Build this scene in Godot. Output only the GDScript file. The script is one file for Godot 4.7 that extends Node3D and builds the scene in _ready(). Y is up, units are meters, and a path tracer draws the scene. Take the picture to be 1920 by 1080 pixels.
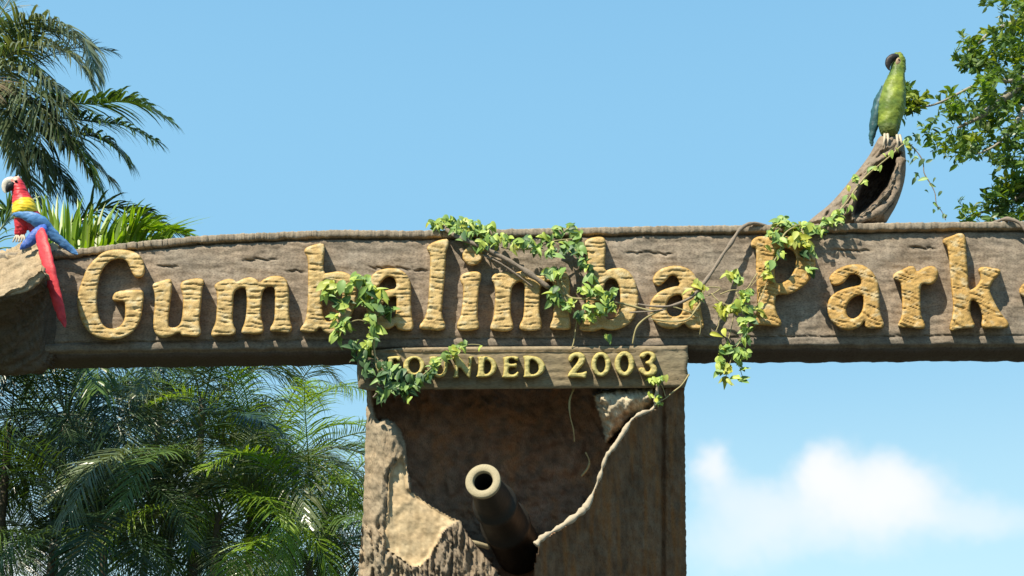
extends Node3D
# A gate arch made of painted concrete shaped like timber, with two macaw statues, creepers, palms and a broadleaf tree.

const EYE := Vector3(0.0, 1.6, 8.0)
const PITCH := 18.0
const FOCAL := 2015.0
var rng := RandomNumberGenerator.new()
var nz := FastNoiseLite.new()     # soft lumps
var nr := FastNoiseLite.new()     # ridges
var nf := FastNoiseLite.new()     # fine grain
var M := {}

# ---------------------------------------------------------------- measuring
func ray(px: float, py: float) -> Vector3:
	var x := (px - 960.0) / FOCAL
	var y := (540.0 - py) / FOCAL
	var c := cos(deg_to_rad(PITCH))
	var s := sin(deg_to_rad(PITCH))
	return Vector3(x, y * c + s, -c + y * s)

func P(px: float, py: float, z: float) -> Vector3:
	var d := ray(px, py)
	return EYE + d * ((z - EYE.z) / d.z)

func mpp(px: float, py: float, z: float) -> float:
	return (P(px + 1.0, py, z) - P(px, py, z)).length()

# ---------------------------------------------------------------- scene tree
var used := {}

func numbered(called: String, parent: Node) -> String:
	var key := str(parent.get_instance_id()) + called
	var n: int = used.get(key, 0)
	used[key] = n + 1
	return called if n == 0 else "%s_%03d" % [called, n]

func thing(called: String, label: String, category: String, group := "") -> Node3D:
	var o := Node3D.new()
	o.name = numbered(called, self)
	add_child(o, true)
	o.set_meta("label", label)
	o.set_meta("category", category)
	if group != "":
		o.set_meta("group", group)
	return o

func part(called: String, mesh: Mesh, m: Material, parent: Node, label := "") -> MeshInstance3D:
	var o := MeshInstance3D.new()
	o.name = numbered(called, parent)
	o.mesh = mesh
	if m:
		o.material_override = m
	parent.add_child(o, true)
	if label != "":
		o.set_meta("label", label)
	return o

func begin() -> SurfaceTool:
	var st := SurfaceTool.new()
	st.begin(Mesh.PRIMITIVE_TRIANGLES)
	return st

func done(st: SurfaceTool, smooth := true) -> ArrayMesh:
	if smooth:
		st.generate_normals()
	return st.commit()

func tri(st: SurfaceTool, a: Vector3, b: Vector3, c: Vector3, ca := Color.WHITE, cb := Color.WHITE, cc := Color.WHITE) -> void:
	st.set_color(ca)
	st.add_vertex(a)
	st.set_color(cb)
	st.add_vertex(b)
	st.set_color(cc)
	st.add_vertex(c)

func quad(st: SurfaceTool, a: Vector3, b: Vector3, c: Vector3, d: Vector3, ca := Color.WHITE, cb := Color.WHITE, cc := Color.WHITE, cd := Color.WHITE) -> void:
	tri(st, a, b, c, ca, cb, cc)
	tri(st, a, c, d, ca, cc, cd)

# ---------------------------------------------------------------- materials
func noise_tex(freq: float, bump: float, size := 512, kind := FastNoiseLite.TYPE_SIMPLEX_SMOOTH, octaves := 5, sd := 1) -> NoiseTexture2D:
	var n := FastNoiseLite.new()
	n.noise_type = kind
	n.frequency = freq
	n.fractal_octaves = octaves
	n.seed = sd
	var t := NoiseTexture2D.new()
	t.width = size
	t.height = size
	t.seamless = true
	t.noise = n
	if bump > 0.0:
		t.as_normal_map = true
		t.bump_strength = bump
	return t

func lin(r: float, g: float, b: float) -> Color:
	return Color(r, g, b).linear_to_srgb()

func surf(r: float, g: float, b: float, rough: float, bump: NoiseTexture2D = null, scale := Vector3.ONE, strength := 1.0, vertex := false) -> StandardMaterial3D:
	var m := StandardMaterial3D.new()
	m.albedo_color = lin(r, g, b)
	m.roughness = rough
	m.metallic_specular = 0.35
	if vertex:
		m.vertex_color_use_as_albedo = true
	if bump:
		m.normal_enabled = true
		m.normal_texture = bump
		m.normal_scale = strength
		m.uv1_triplanar = true
		m.uv1_world_triplanar = true
		m.uv1_scale = scale
	return m

func leafy(r: float, g: float, b: float, rough: float, back: float, tint: NoiseTexture2D = null) -> StandardMaterial3D:
	var m := StandardMaterial3D.new()
	m.albedo_color = lin(r, g, b)
	m.roughness = rough
	m.metallic_specular = 0.45
	m.vertex_color_use_as_albedo = true
	m.cull_mode = BaseMaterial3D.CULL_DISABLED
	m.backlight_enabled = true
	m.backlight = Color(back, back, back * 0.5)
	return m

# ---------------------------------------------------------------- outlines traced on the sign's own plane
func from_crop(pts: Array, ox: float, oy: float, s: float) -> PackedVector2Array:
	var r := PackedVector2Array()
	for i in range(0, pts.size(), 2):
		r.append(Vector2(ox + float(pts[i]) / s, oy + float(pts[i + 1]) / s))
	return r

func ellipse(cx: float, cy: float, rx: float, ry: float, n := 36) -> Array:
	var r := []
	for i in n:
		var a := TAU * i / n
		r.append(cx + rx * cos(a))
		r.append(cy + ry * sin(a))
	return r

func chaikin(p: PackedVector2Array) -> PackedVector2Array:
	var r := PackedVector2Array()
	for i in p.size():
		var a := p[i]
		var b := p[(i + 1) % p.size()]
		r.append(a.lerp(b, 0.25))
		r.append(a.lerp(b, 0.75))
	return r

func dist_edge(p: Vector2, poly: PackedVector2Array) -> float:
	var best := 1e12
	var n := poly.size()
	var a := poly[n - 1]
	for i in n:
		var b := poly[i]
		var ab := b - a
		var t := clampf((p - a).dot(ab) / maxf(ab.length_squared(), 1e-9), 0.0, 1.0)
		best = minf(best, p.distance_squared_to(a + ab * t))
		a = b
	return sqrt(best)

func dist_line(p: Vector2, line: PackedVector2Array) -> float:
	var best := 1e12
	for i in line.size() - 1:
		var a := line[i]
		var ab := line[i + 1] - a
		var t := clampf((p - a).dot(ab) / maxf(ab.length_squared(), 1e-9), 0.0, 1.0)
		best = minf(best, p.distance_squared_to(a + ab * t))
	return sqrt(best)

func sdf(p: Vector2, polys: Array) -> float:   # positive inside; the first outline is filled, holes follow
	var d := 1e9
	var inside := false
	for k in polys.size():
		d = minf(d, dist_edge(p, polys[k]))
		if Geometry2D.is_point_in_polygon(p, polys[k]):
			inside = not inside
	return d if inside else -d

# A solid with this outline: front relief zf(point, distance from edge), colour cf, walls back to zback (or a mirrored rounded back).
func slab(st: SurfaceTool, polys: Array, cell: float, zf: Callable, cf: Callable, zb: Callable) -> void:
	var box := Rect2(polys[0][0], Vector2.ZERO)
	for q in polys[0]:
		box = box.expand(q)
	var memo := {}
	var vert := func(p: Vector2) -> Array:
		var k := Vector2i(roundi(p.x * 16.0), roundi(p.y * 16.0))
		if not memo.has(k):
			var d := maxf(0.0, sdf(p, polys))
			var z: float = zf.call(p, d)
			memo[k] = [P(p.x, p.y, z), cf.call(p, d), P(p.x, p.y, zb.call(p, d))]
		return memo[k]
	var nx := int(ceil(box.size.x / cell))
	var ny := int(ceil(box.size.y / cell))
	for i in nx:
		for j in ny:
			var a := box.position + Vector2(i, j) * cell
			var c := a + Vector2(cell, cell) * 0.5
			var d := sdf(c, polys)
			if d < -cell * 0.72:
				continue
			var sq := PackedVector2Array([a, a + Vector2(cell, 0), a + Vector2(cell, cell), a + Vector2(0, cell)])
			var pieces: Array = [sq]
			if d < cell * 0.72:
				pieces = Geometry2D.intersect_polygons(sq, polys[0])
				for h in range(1, polys.size()):
					var next := []
					for q in pieces:
						for w in Geometry2D.clip_polygons(q, polys[h]):
							if not Geometry2D.is_polygon_clockwise(w) or true:
								next.append(w)
					pieces = next
			for q in pieces:
				var idx := Geometry2D.triangulate_polygon(q)
				for t in range(0, idx.size(), 3):
					var p0: Vector2 = q[idx[t]]
					var p1: Vector2 = q[idx[t + 1]]
					var p2: Vector2 = q[idx[t + 2]]
					if (p1 - p0).cross(p2 - p0) < 0.0:
						var sw := p1
						p1 = p2
						p2 = sw
					var v0: Array = vert.call(p0)
					var v1: Array = vert.call(p1)
					var v2: Array = vert.call(p2)
					tri(st, v0[0], v1[0], v2[0], v0[1], v1[1], v2[1])
					tri(st, v0[2], v2[2], v1[2], v0[1], v2[1], v1[1])
	for poly in polys:
		var n: int = poly.size()
		for i in n:
			var a: Vector2 = poly[i]
			var b: Vector2 = poly[(i + 1) % n]
			var va: Array = vert.call(a)
			var vb: Array = vert.call(b)
			# walls
			var flip: bool = sdf((a + b) * 0.5 + (b - a).orthogonal().normalized() * 0.3, polys) > 0.0
			if flip:
				quad(st, va[0], va[2], vb[2], vb[0], va[1], va[1], vb[1], vb[1])
			else:
				quad(st, va[0], vb[0], vb[2], va[2], va[1], vb[1], vb[1], va[1])

# ---------------------------------------------------------------- lofts and tubes
func cr(a: Vector3, b: Vector3, c: Vector3, d: Vector3, t: float) -> Vector3:
	return 0.5 * ((2.0 * b) + (c - a) * t + (2.0 * a - 5.0 * b + 4.0 * c - d) * t * t + (3.0 * b - a - 3.0 * c + d) * t * t * t)

func spline(p: Array, t: float) -> Vector3:   # t from 0 to p.size() - 1
	var i := clampi(int(t), 0, p.size() - 2)
	return cr(p[maxi(i - 1, 0)], p[i], p[i + 1], p[mini(i + 2, p.size() - 1)], t - i)

# rows of points -> a smooth skin through them
func skin(st: SurfaceTool, rows: Array, nu: int, nv: int, shift: Callable, cf: Callable, closed := false) -> void:
	var fine := []
	var across := []
	for r in rows:
		var line := []
		var m: int = r.size()
		if closed:
			for j in m * nv + 1:
				var t := float(j) / nv
				var i := int(t) % m
				line.append(cr(r[(i + m - 1) % m], r[i], r[(i + 1) % m], r[(i + 2) % m], t - int(t)))
		else:
			for j in (m - 1) * nv + 1:
				line.append(spline(r, float(j) / nv))
		across.append(line)
	var w: int = across[0].size()
	for i in (rows.size() - 1) * nu + 1:
		var line := []
		for j in w:
			var col := []
			for r in across:
				col.append(r[j])
			line.append(spline(col, float(i) / nu))
		fine.append(line)
	var cols := []
	var moved := []
	for i in fine.size():
		var cl := []
		var mv := []
		for j in w:
			var p: Vector3 = fine[i][j]
			cl.append(cf.call(p, float(i) / (fine.size() - 1), float(j) / (w - 1)))
			var n := Vector3.ZERO
			var i0 := maxi(i - 1, 0)
			var i1 := mini(i + 1, fine.size() - 1)
			var j0 := maxi(j - 1, 0)
			var j1 := mini(j + 1, w - 1)
			if closed:
				j0 = (j + w - 2) % (w - 1)
				j1 = (j + 1) % (w - 1)
			n = (fine[i1][j] - fine[i0][j]).cross(fine[i][j1] - fine[i][j0]).normalized()
			mv.append(p + shift.call(p, n))
		cols.append(cl)
		moved.append(mv)
	for i in fine.size() - 1:
		for j in w - 1:
			quad(st, moved[i][j], moved[i][j + 1], moved[i + 1][j + 1], moved[i + 1][j], cols[i][j], cols[i][j + 1], cols[i + 1][j + 1], cols[i + 1][j])

func no_shift(_p: Vector3, _n: Vector3) -> Vector3:
	return Vector3.ZERO

# rings along a line measured on the picture plane at depth z: [px, py, half width in px, z, depth ratio]
func rings(st: SurfaceTool, list: Array, nu: int, cf: Callable, shift: Callable, sides := 10, nv := 2) -> void:
	var rows := []
	var centre := []
	for r in list:
		centre.append(P(r[0], r[1], r[3]))
	for i in list.size():
		var r: Array = list[i]
		var t: Vector3 = (centre[mini(i + 1, centre.size() - 1)] - centre[maxi(i - 1, 0)]).normalized()
		var f := Vector3(0, -0.25, 0.97)
		var a := t.cross(f).normalized()
		var b := a.cross(t).normalized()
		var rad: float = r[2] * mpp(r[0], r[1], r[3])
		var row := []
		for k in sides:
			var an := TAU * k / sides
			row.append(centre[i] + a * rad * cos(an) + b * rad * float(r[4]) * sin(an))
		rows.append(row)
	skin(st, rows, nu, nv, shift, cf, true)

func tube(st: SurfaceTool, pts: Array, r0: float, r1: float, sides := 6, steps := 4, knobs := 0.0, col := Color.WHITE, cap := true) -> void:
	var n := (pts.size() - 1) * steps
	var last := []
	var up := Vector3(0.3, 0.2, 0.9)
	for i in n + 1:
		var t := float(i) / steps
		var c := spline(pts, t)
		var d := (spline(pts, minf(t + 0.05, pts.size() - 1.0)) - spline(pts, maxf(t - 0.05, 0.0))).normalized()
		var a := d.cross(up).normalized()
		var b := a.cross(d).normalized()
		var r := lerpf(r0, r1, float(i) / n) * (1.0 + knobs * nz.get_noise_3d(c.x * 900.0, c.y * 900.0, c.z * 900.0))
		var ring := []
		for k in sides:
			var an := TAU * k / sides
			ring.append(c + (a * cos(an) + b * sin(an)) * r)
		if i > 0:
			for k in sides:
				var k2 := (k + 1) % sides
				quad(st, last[k], last[k2], ring[k2], ring[k], col, col, col, col)
		if cap and (i == 0 or i == n):
			for k in sides:
				if i == 0:
					tri(st, c, ring[(k + 1) % sides], ring[k], col, col, col)
				else:
					tri(st, c, ring[k], ring[(k + 1) % sides], col, col, col)
		last = ring

func line3(list: Array, z: float) -> Array:   # [px, py, px, py ...] or triples with own depth are given by pts3
	var r := []
	for i in range(0, list.size(), 2):
		r.append(P(list[i], list[i + 1], z))
	return r

func pts3(list: Array) -> Array:
	var r := []
	for i in range(0, list.size(), 3):
		r.append(P(list[i], list[i + 1], list[i + 2]))
	return r

func interp(table: Array, x: float) -> float:  # [x, y, x, y ...]
	for i in range(0, table.size() - 2, 2):
		if x <= table[i + 2]:
			return lerpf(table[i + 1], table[i + 3], clampf((x - table[i]) / (table[i + 2] - table[i]), 0.0, 1.0))
	return table[table.size() - 1]

# ---------------------------------------------------------------- leaves
func leaf_mesh(length: float, width: float, fold: float, curl: float, tip := 0.45) -> ArrayMesh:
	var st := begin()
	var n := 6
	var last := []
	for i in n + 1:
		var t := float(i) / n
		var w := width * 0.5 * pow(sin(PI * pow(t, tip + 0.35)), 0.85) if i < n and i > 0 else 0.001
		var y := length * t
		var z := -curl * length * t * t
		var row := [Vector3(-w, y, z + fold * w), Vector3(0, y, z), Vector3(w, y, z + fold * w)]
		var c := Color(1, 1, 1)
		if i > 0:
			quad(st, last[0], row[0], row[1], last[1], c, c, c, c)
			quad(st, last[1], row[1], row[2], last[2], c, c, c, c)
		last = row
	return done(st)

var leaf_kinds := []
var vine_mats := []

# leaves of a creeper: [px, py, count, spread, z, tint] ; tint 0 lime, 1 mid green, 2 dark green, 3 yellow
func put_leaves(vine: Node3D, list: Array, size_px: float) -> void:
	for s in list:
		for k in (int(s[2] * 2.5) if s[2] > 2 else int(s[2])):
			var z: float = s[4] + rng.randf_range(-0.05, 0.07)
			var px: float = s[0] + rng.randf_range(-1, 1) * s[3]
			var py: float = s[1] + rng.randf_range(-1, 1) * s[3] * 0.8
			var m: int = s[5]
			var roll := rng.randf()
			if m == 0 and roll < 0.35: m = 1
			elif m == 0 and roll < 0.42: m = 3
			elif m == 2 and roll < 0.3: m = 1
			elif m == 1 and roll < 0.2: m = 2
			elif m == 1 and roll < 0.55: m = 0
			var o := part("leaf", leaf_kinds[rng.randi() % leaf_kinds.size()], vine_mats[m * 2 + rng.randi() % 2], vine)
			var nrm := Vector3(rng.randf_range(-0.9, 0.6), rng.randf_range(-0.1, 0.9), rng.randf_range(0.35, 1.0)).normalized()
			var hang := Vector3(rng.randf_range(-1.0, 1.0), rng.randf_range(-1.25, 0.25), rng.randf_range(0.0, 0.4))
			var y := (hang - nrm * hang.dot(nrm)).normalized()
			var x := y.cross(nrm)
			var sc: float = size_px * mpp(px, py, z) * rng.randf_range(0.55, 1.15)
			o.transform = Transform3D(Basis(x, y, nrm).scaled(Vector3.ONE * sc), P(px, py, z) - y * sc * 0.4)

func stem(vine: Node3D, list: Array, r0_px: float, r1_px: float, m: Material, knobs := 0.5) -> void:
	var st := begin()
	var s := mpp(list[0], list[1], list[2])
	tube(st, pts3(list), r0_px * s, r1_px * s, 6, 6, knobs)
	part("stem", done(st), m, vine)

# ---------------------------------------------------------------- palm fronds
func frond_mesh(curve: Array, count: int, length: float, width: float, droop: float, spread: float, sd: int, up := Vector3.UP, one_side := 0) -> ArrayMesh:
	var g := RandomNumberGenerator.new()
	g.seed = sd
	var st := begin()
	tube(st, curve, 0.016, 0.004, 5, 5, 0.0, Color(1.3, 1.35, 0.9), false)
	var m := curve.size() - 1
	for i in count:
		var f := (i + 0.5) / count
		var t := lerpf(0.14, 1.0, f) * m
		var p := spline(curve, t)
		var d := (spline(curve, minf(t + 0.05, m)) - spline(curve, maxf(t - 0.05, 0.0))).normalized()
		var side := d.cross(up)
		side = side.normalized() if side.length() > 0.05 else Vector3.RIGHT
		var lift := side.cross(d).normalized()
		for s in [-1.0, 1.0]:
			if one_side != 0 and s != one_side:
				continue
			var ln := length * (0.45 + 0.65 * sin(PI * clampf(f * 0.85 + 0.12, 0.0, 1.0))) * g.randf_range(0.85, 1.12)
			if g.randf() < 0.06:
				continue
			var dir: Vector3 = (side * s * spread * g.randf_range(0.75, 1.2) + d * (0.45 + 0.7 * f) + lift * g.randf_range(0.0, 0.5)).normalized()
			var tone := g.randf_range(0.75, 1.25)
			var c := Color(tone * g.randf_range(0.9, 1.15), tone, tone * g.randf_range(0.8, 1.1))
			var q := p
			var flat: Vector3 = (d - dir * d.dot(dir)).normalized().rotated(dir, g.randf_range(-0.5, 0.5))
			var last := []
			var segs := 4
			for k in segs + 1:
				var u := float(k) / segs
				var w: float = width * 0.5 * [0.55, 1.0, 0.9, 0.6, 0.05][k]
				var row := [q - flat * w, q + flat * w]
				if k > 0:
					quad(st, last[0], row[0], row[1], last[1], c, c, c, c)
				last = row
				dir = (dir + Vector3.DOWN * droop * (0.35 + u) * g.randf_range(0.7, 1.3) / segs).normalized()
				q += dir * ln / segs
	return done(st, false)

var frond_kinds := []

var upright := true

func palm(label: String, at: Vector3, height: float, fronds: int, size: float, tilt0: float, tilt1: float, mats: Array, turn_from := 0.0, turn_to := TAU, trunk := 0.09) -> Node3D:
	var o := thing("palm_tree", label, "palm", "palms growing behind the arch")
	o.position = at
	var st := begin()
	var lean := Vector3(rng.randf_range(-0.15, 0.15), 0, rng.randf_range(-0.15, 0.15))
	tube(st, [Vector3.ZERO, Vector3(0, height * 0.5, 0) + lean * 0.4, Vector3(0, height, 0) + lean], trunk * 1.25, trunk * 0.8, 9, 8, 0.15)
	part("trunk", done(st), M.palm_trunk, o)
	for k in fronds:
		var f := part("frond", frond_kinds[rng.randi() % (frond_kinds.size() if upright else 6)], mats[rng.randi() % mats.size()], o)
		var yaw := lerpf(turn_from, turn_to, (k + rng.randf_range(-0.35, 0.35)) / fronds) if turn_to - turn_from < TAU - 0.01 else k * 2.399 + rng.randf_range(-0.3, 0.3)
		var pitch := lerpf(tilt0, tilt1, rng.randf())
		var b := Basis(Vector3.UP, yaw) * Basis(Vector3.RIGHT, pitch) * Basis(Vector3.FORWARD, rng.randf_range(-0.35, 0.35))
		f.transform = Transform3D(b.scaled(Vector3.ONE * size * rng.randf_range(0.8, 1.15)), Vector3(0, height + rng.randf_range(-0.25, 0.05), 0) + lean)
	return o

# ================================================================ the scene
func _ready() -> void:
	rng.seed = 20030
	nz.seed = 3
	nz.frequency = 0.01
	nr.seed = 11
	nr.frequency = 0.01
	nr.fractal_type = FastNoiseLite.FRACTAL_RIDGED
	nr.fractal_octaves = 3
	nf.seed = 8
	nf.frequency = 0.01
	nf.fractal_octaves = 4

	# camera
	var cam := Camera3D.new()
	cam.name = "camera"
	add_child(cam)
	cam.position = EYE
	cam.rotation_degrees = Vector3(PITCH, 0, 0)
	cam.fov = rad_to_deg(2.0 * atan(540.0 / FOCAL))
	cam.near = 0.05
	cam.far = 900.0
	cam.current = true

	# sky, exposure
	var env := Environment.new()
	env.background_mode = Environment.BG_SKY
	env.tonemap_mode = Environment.TONE_MAPPER_LINEAR
	env.tonemap_exposure = 1.8
	env.sdfgi_enabled = true
	env.ssao_enabled = true
	env.ssil_enabled = true
	var pano := PanoramaSkyMaterial.new()
	pano.panorama = ImageTexture.create_from_image(make_sky())
	env.sky = Sky.new()
	env.sky.sky_material = pano
	var we := WorldEnvironment.new()
	we.name = "world"
	we.environment = env
	add_child(we)

	# sun: high on the left, behind the viewer's shoulder
	var sun := DirectionalLight3D.new()
	sun.name = "sun"
	add_child(sun)
	sun.look_at_from_position(Vector3(-0.8, 1.6, 1.0) * 20.0, Vector3.ZERO)
	sun.light_color = Color(1.0, 0.955, 0.87)
	sun.light_energy = 1.6
	sun.light_angular_distance = 0.5
	sun.shadow_enabled = true

	make_materials()
	build_ground()
	build_beam()
	build_board()
	build_pillar()
	build_cannon()
	build_log()
	build_perch()
	build_red_macaw()
	build_green_macaw()
	build_vines()
	build_palms()
	build_tree()

# ---------------------------------------------------------------- sky
func sky_angles(px: float, py: float) -> Vector2:
	var d := ray(px, py).normalized()
	return Vector2(rad_to_deg(atan2(d.x, -d.z)), rad_to_deg(asin(d.y)))

func make_sky() -> Image:
	var w := 2048
	var h := 1024
	var im := Image.create(w, h, false, Image.FORMAT_RGBF)
	var low := Color(0.33, 0.50, 0.57)
	var mid := Color(0.165, 0.345, 0.50)
	var high := Color(0.085, 0.23, 0.41)
	for y in h:
		var el := 90.0 - (y + 0.5) * 180.0 / h
		var c: Color
		if el < 0.0:
			c = low.lerp(Color(0.10, 0.11, 0.08), clampf(-el / 4.0, 0.0, 1.0))
		elif el < 18.0:
			c = low.lerp(mid, smoothstep(0.0, 18.0, el))
		else:
			c = mid.lerp(high, smoothstep(18.0, 60.0, el))
		im.fill_rect(Rect2i(0, y, w, 1), c)
	# fair-weather clouds low round the whole horizon: [azimuth, elevation, half width, half height, strength]
	var puffs := [
		[16.4, 7.5, 2.4, 2.2, 0.95], [16.0, 8.3, 1.4, 1.5, 0.8], [19.3, 6.9, 3.4, 1.9, 0.9], [18.0, 6.2, 4.4, 1.7, 0.8], [13.4, 6.3, 2.6, 1.7, 0.6], [10.6, 8.5, 1.25, 1.25, 0.8], [11.0, 7.0, 1.8, 2.0, 0.5],
		[22.8, 5.4, 3.6, 1.2, 0.5], [16.5, 4.9, 6.0, 1.4, 0.45], [11.5, 4.6, 3.4, 1.9, 0.45], [19.0, 7.9, 2.0, 1.3, 0.6],
		[-26.5, 4.6, 3.0, 2.6, 0.9], [-24.0, 3.0, 4.0, 1.5, 0.7], [-16.5, 6.5, 2.6, 2.2, 0.55], [-8.5, 6.0, 1.8, 1.6, 0.45],
	]
	var g := RandomNumberGenerator.new()
	g.seed = 77
	for k in 26:
		var az := 40.0 + k * 11.2 + g.randf_range(-3, 3)
		var el := g.randf_range(4.0, 10.0)
		for j in 4:
			puffs.append([az + g.randf_range(-4, 4), el + g.randf_range(-1, 1), g.randf_range(1.5, 4.0), g.randf_range(0.9, 2.0), g.randf_range(0.4, 0.95)])
	for y in range(400, 512):
		var el := 90.0 - (y + 0.5) * 180.0 / h
		for x in w:
			var az := fposmod((x + 0.5) * 360.0 / w + 180.0, 360.0) - 180.0   # the panorama begins at -Z
			var wx := az + 0.5 * nf.get_noise_2d(az * 45.0, el * 45.0) + 0.3 * nf.get_noise_2d(az * 190.0 + 900.0, el * 190.0)
			var wy := el + 0.4 * nf.get_noise_2d(az * 45.0 + 5000.0, el * 45.0) + 0.22 * nf.get_noise_2d(az * 190.0, el * 190.0 + 700.0)
			var clear := 1.0
			for p in puffs:
				var dx: float = wx - p[0]
				if dx > 180.0: dx -= 360.0
				if dx < -180.0: dx += 360.0
				if absf(dx) > p[2] * 1.8:
					continue
				var q := sqrt(pow(dx / p[2], 2.0) + pow((wy - p[1]) / p[3], 2.0))
				clear *= 1.0 - float(p[4]) * (1.0 - smoothstep(0.15, 1.18, q))
			if clear < 0.999:
				var dens := 1.0 - clear
				im.set_pixel(x, y, im.get_pixel(x, y).lerp(Color(0.55, 0.56, 0.57), dens))
	return im

# ---------------------------------------------------------------- materials
func make_materials() -> void:
	var grit := noise_tex(0.09, 0.0, 512, FastNoiseLite.TYPE_SIMPLEX_SMOOTH, 5, 21)
	var ramp := Gradient.new()
	ramp.offsets = PackedFloat32Array([0.0, 0.32, 0.55, 0.8, 1.0])
	ramp.colors = PackedColorArray([Color(0.60, 0.58, 0.56), Color(0.86, 0.85, 0.84), Color(0.95, 0.95, 0.94), Color(1, 0.99, 0.97), Color(1, 1, 1)])
	grit.color_ramp = ramp
	var coarse := noise_tex(0.012, 7.0, 512, FastNoiseLite.TYPE_SIMPLEX_SMOOTH, 6, 4)
	var grain := noise_tex(0.02, 8.0, 512, FastNoiseLite.TYPE_PERLIN, 5, 9)
	M.beam = surf(1, 1, 1, 0.92, coarse, Vector3(0.9, 1.3, 0.9), 0.32, true)
	M.letter = surf(1, 1, 1, 0.75, grain, Vector3(1.5, 3.0, 1.5), 0.5, true)
	M.board = surf(1, 1, 1, 0.9, grain, Vector3(0.5, 3.2, 0.5), 0.7, true)
	M.pillar = surf(1, 1, 1, 0.9, coarse, Vector3(2.0, 0.9, 2.0), 0.9, true)
	M.smooth = surf(1, 1, 1, 0.85, coarse, Vector3(1.2, 1.2, 1.2), 0.5, true)
	M.bark = surf(1, 1, 1, 0.9, grain, Vector3(1.2, 1.6, 1.2), 0.8, true)
	for k in ["beam", "letter", "board", "pillar", "bark"]:
		M[k].albedo_texture = grit
	M.iron = surf(0.022, 0.021, 0.018, 0.6, coarse, Vector3(3, 3, 3), 0.5)
	M.muzzle = surf(0.38, 0.33, 0.215, 0.7, coarse, Vector3(3, 3, 3), 0.4)
	M.bore = surf(0.012, 0.011, 0.01, 0.8)
	M.paint = surf(1, 1, 1, 0.5, grain, Vector3(4, 4, 4), 0.5, true)
	M.black = surf(0.015, 0.014, 0.015, 0.35)
	M.claw = surf(0.42, 0.36, 0.27, 0.7)
	M.wood = surf(0.20, 0.165, 0.13, 0.9, grain, Vector3(6, 6, 6), 0.9)
	M.woodlight = surf(0.30, 0.26, 0.13, 0.8)
	M.iron.albedo_texture = grit
	M.muzzle.albedo_texture = grit
	M.palm_trunk = surf(0.10, 0.085, 0.06, 0.9, coarse, Vector3(2, 4, 2), 1.0)
	M.trunk = surf(0.16, 0.14, 0.115, 0.9, coarse, Vector3(3, 1, 3), 1.0)
	M.branch = surf(0.26, 0.24, 0.20, 0.85)
	M.ground = surf(0.045, 0.055, 0.022, 0.95, coarse, Vector3(0.3, 0.3, 0.3), 1.0)
	M.path = surf(0.085, 0.078, 0.065, 0.95, grain, Vector3(0.8, 0.8, 0.8), 0.8)
	for c in [[0.36, 0.45, 0.08], [0.30, 0.42, 0.09], [0.17, 0.29, 0.07], [0.22, 0.34, 0.11], [0.045, 0.10, 0.035], [0.07, 0.14, 0.055], [0.42, 0.44, 0.06], [0.38, 0.43, 0.10]]:
		vine_mats.append(leafy(c[0], c[1], c[2], 0.5, 0.7))
	for k in [[1.0, 0.56, 0.28, 0.25], [1.0, 0.48, 0.45, 0.15], [1.0, 0.60, 0.15, 0.45], [1.0, 0.42, 0.6, 0.3], [0.9, 0.38, 0.8, 0.6]]:
		leaf_kinds.append(leaf_mesh(k[0], k[1], k[2], k[3]))
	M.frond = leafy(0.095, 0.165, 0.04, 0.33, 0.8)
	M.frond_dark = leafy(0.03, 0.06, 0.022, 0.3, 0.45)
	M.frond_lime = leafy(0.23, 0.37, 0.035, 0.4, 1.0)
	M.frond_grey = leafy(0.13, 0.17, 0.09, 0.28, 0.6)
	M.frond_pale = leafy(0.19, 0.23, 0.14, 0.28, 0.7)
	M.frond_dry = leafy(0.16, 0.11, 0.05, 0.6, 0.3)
	M.leaf_a = leafy(0.12, 0.205, 0.06, 0.4, 0.9)
	M.leaf_b = leafy(0.18, 0.29, 0.05, 0.4, 1.0)
	M.leaf_c = leafy(0.27, 0.34, 0.04, 0.4, 0.9)

# ---------------------------------------------------------------- ground
func build_ground() -> void:
	var g := PlaneMesh.new()
	g.size = Vector2(1200, 1200)
	part("ground", g, M.ground, self).set_meta("kind", "structure")
	var p := PlaneMesh.new()
	p.size = Vector2(9, 60)
	var o := part("path", p, M.path, self)
	o.position = Vector3(1.0, 0.004, -6)
	o.set_meta("kind", "structure")

# ---------------------------------------------------------------- beam and its letters
const TOP := [-500, 500, 0, 476, 140, 469, 250, 455, 380, 443, 500, 437, 640, 432, 760, 434, 860, 432, 1000, 430, 1100, 428, 1240, 425, 1420, 424, 1560, 422, 1700, 420, 1920, 418, 2500, 416]
const LOW := [-500, 662, 0, 662, 100, 664, 200, 662, 400, 660, 650, 657, 900, 655, 1290, 653, 1920, 650, 2500, 650]

func stone(p: Vector2, base: Color, vary: float) -> Color:
	var a := nz.get_noise_2d(p.x * 1.2, p.y * 2.0)
	var b := nf.get_noise_2d(p.x * 5.0, p.y * 7.0)
	var k := 1.0 + vary * (0.7 * a + 0.8 * b)
	var warm := 0.06 * nz.get_noise_2d(p.x * 0.8 + 700.0, p.y * 1.5)
	return Color(base.r * k * (1.0 + warm), base.g * k, base.b * k * (1.0 - warm))

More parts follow.
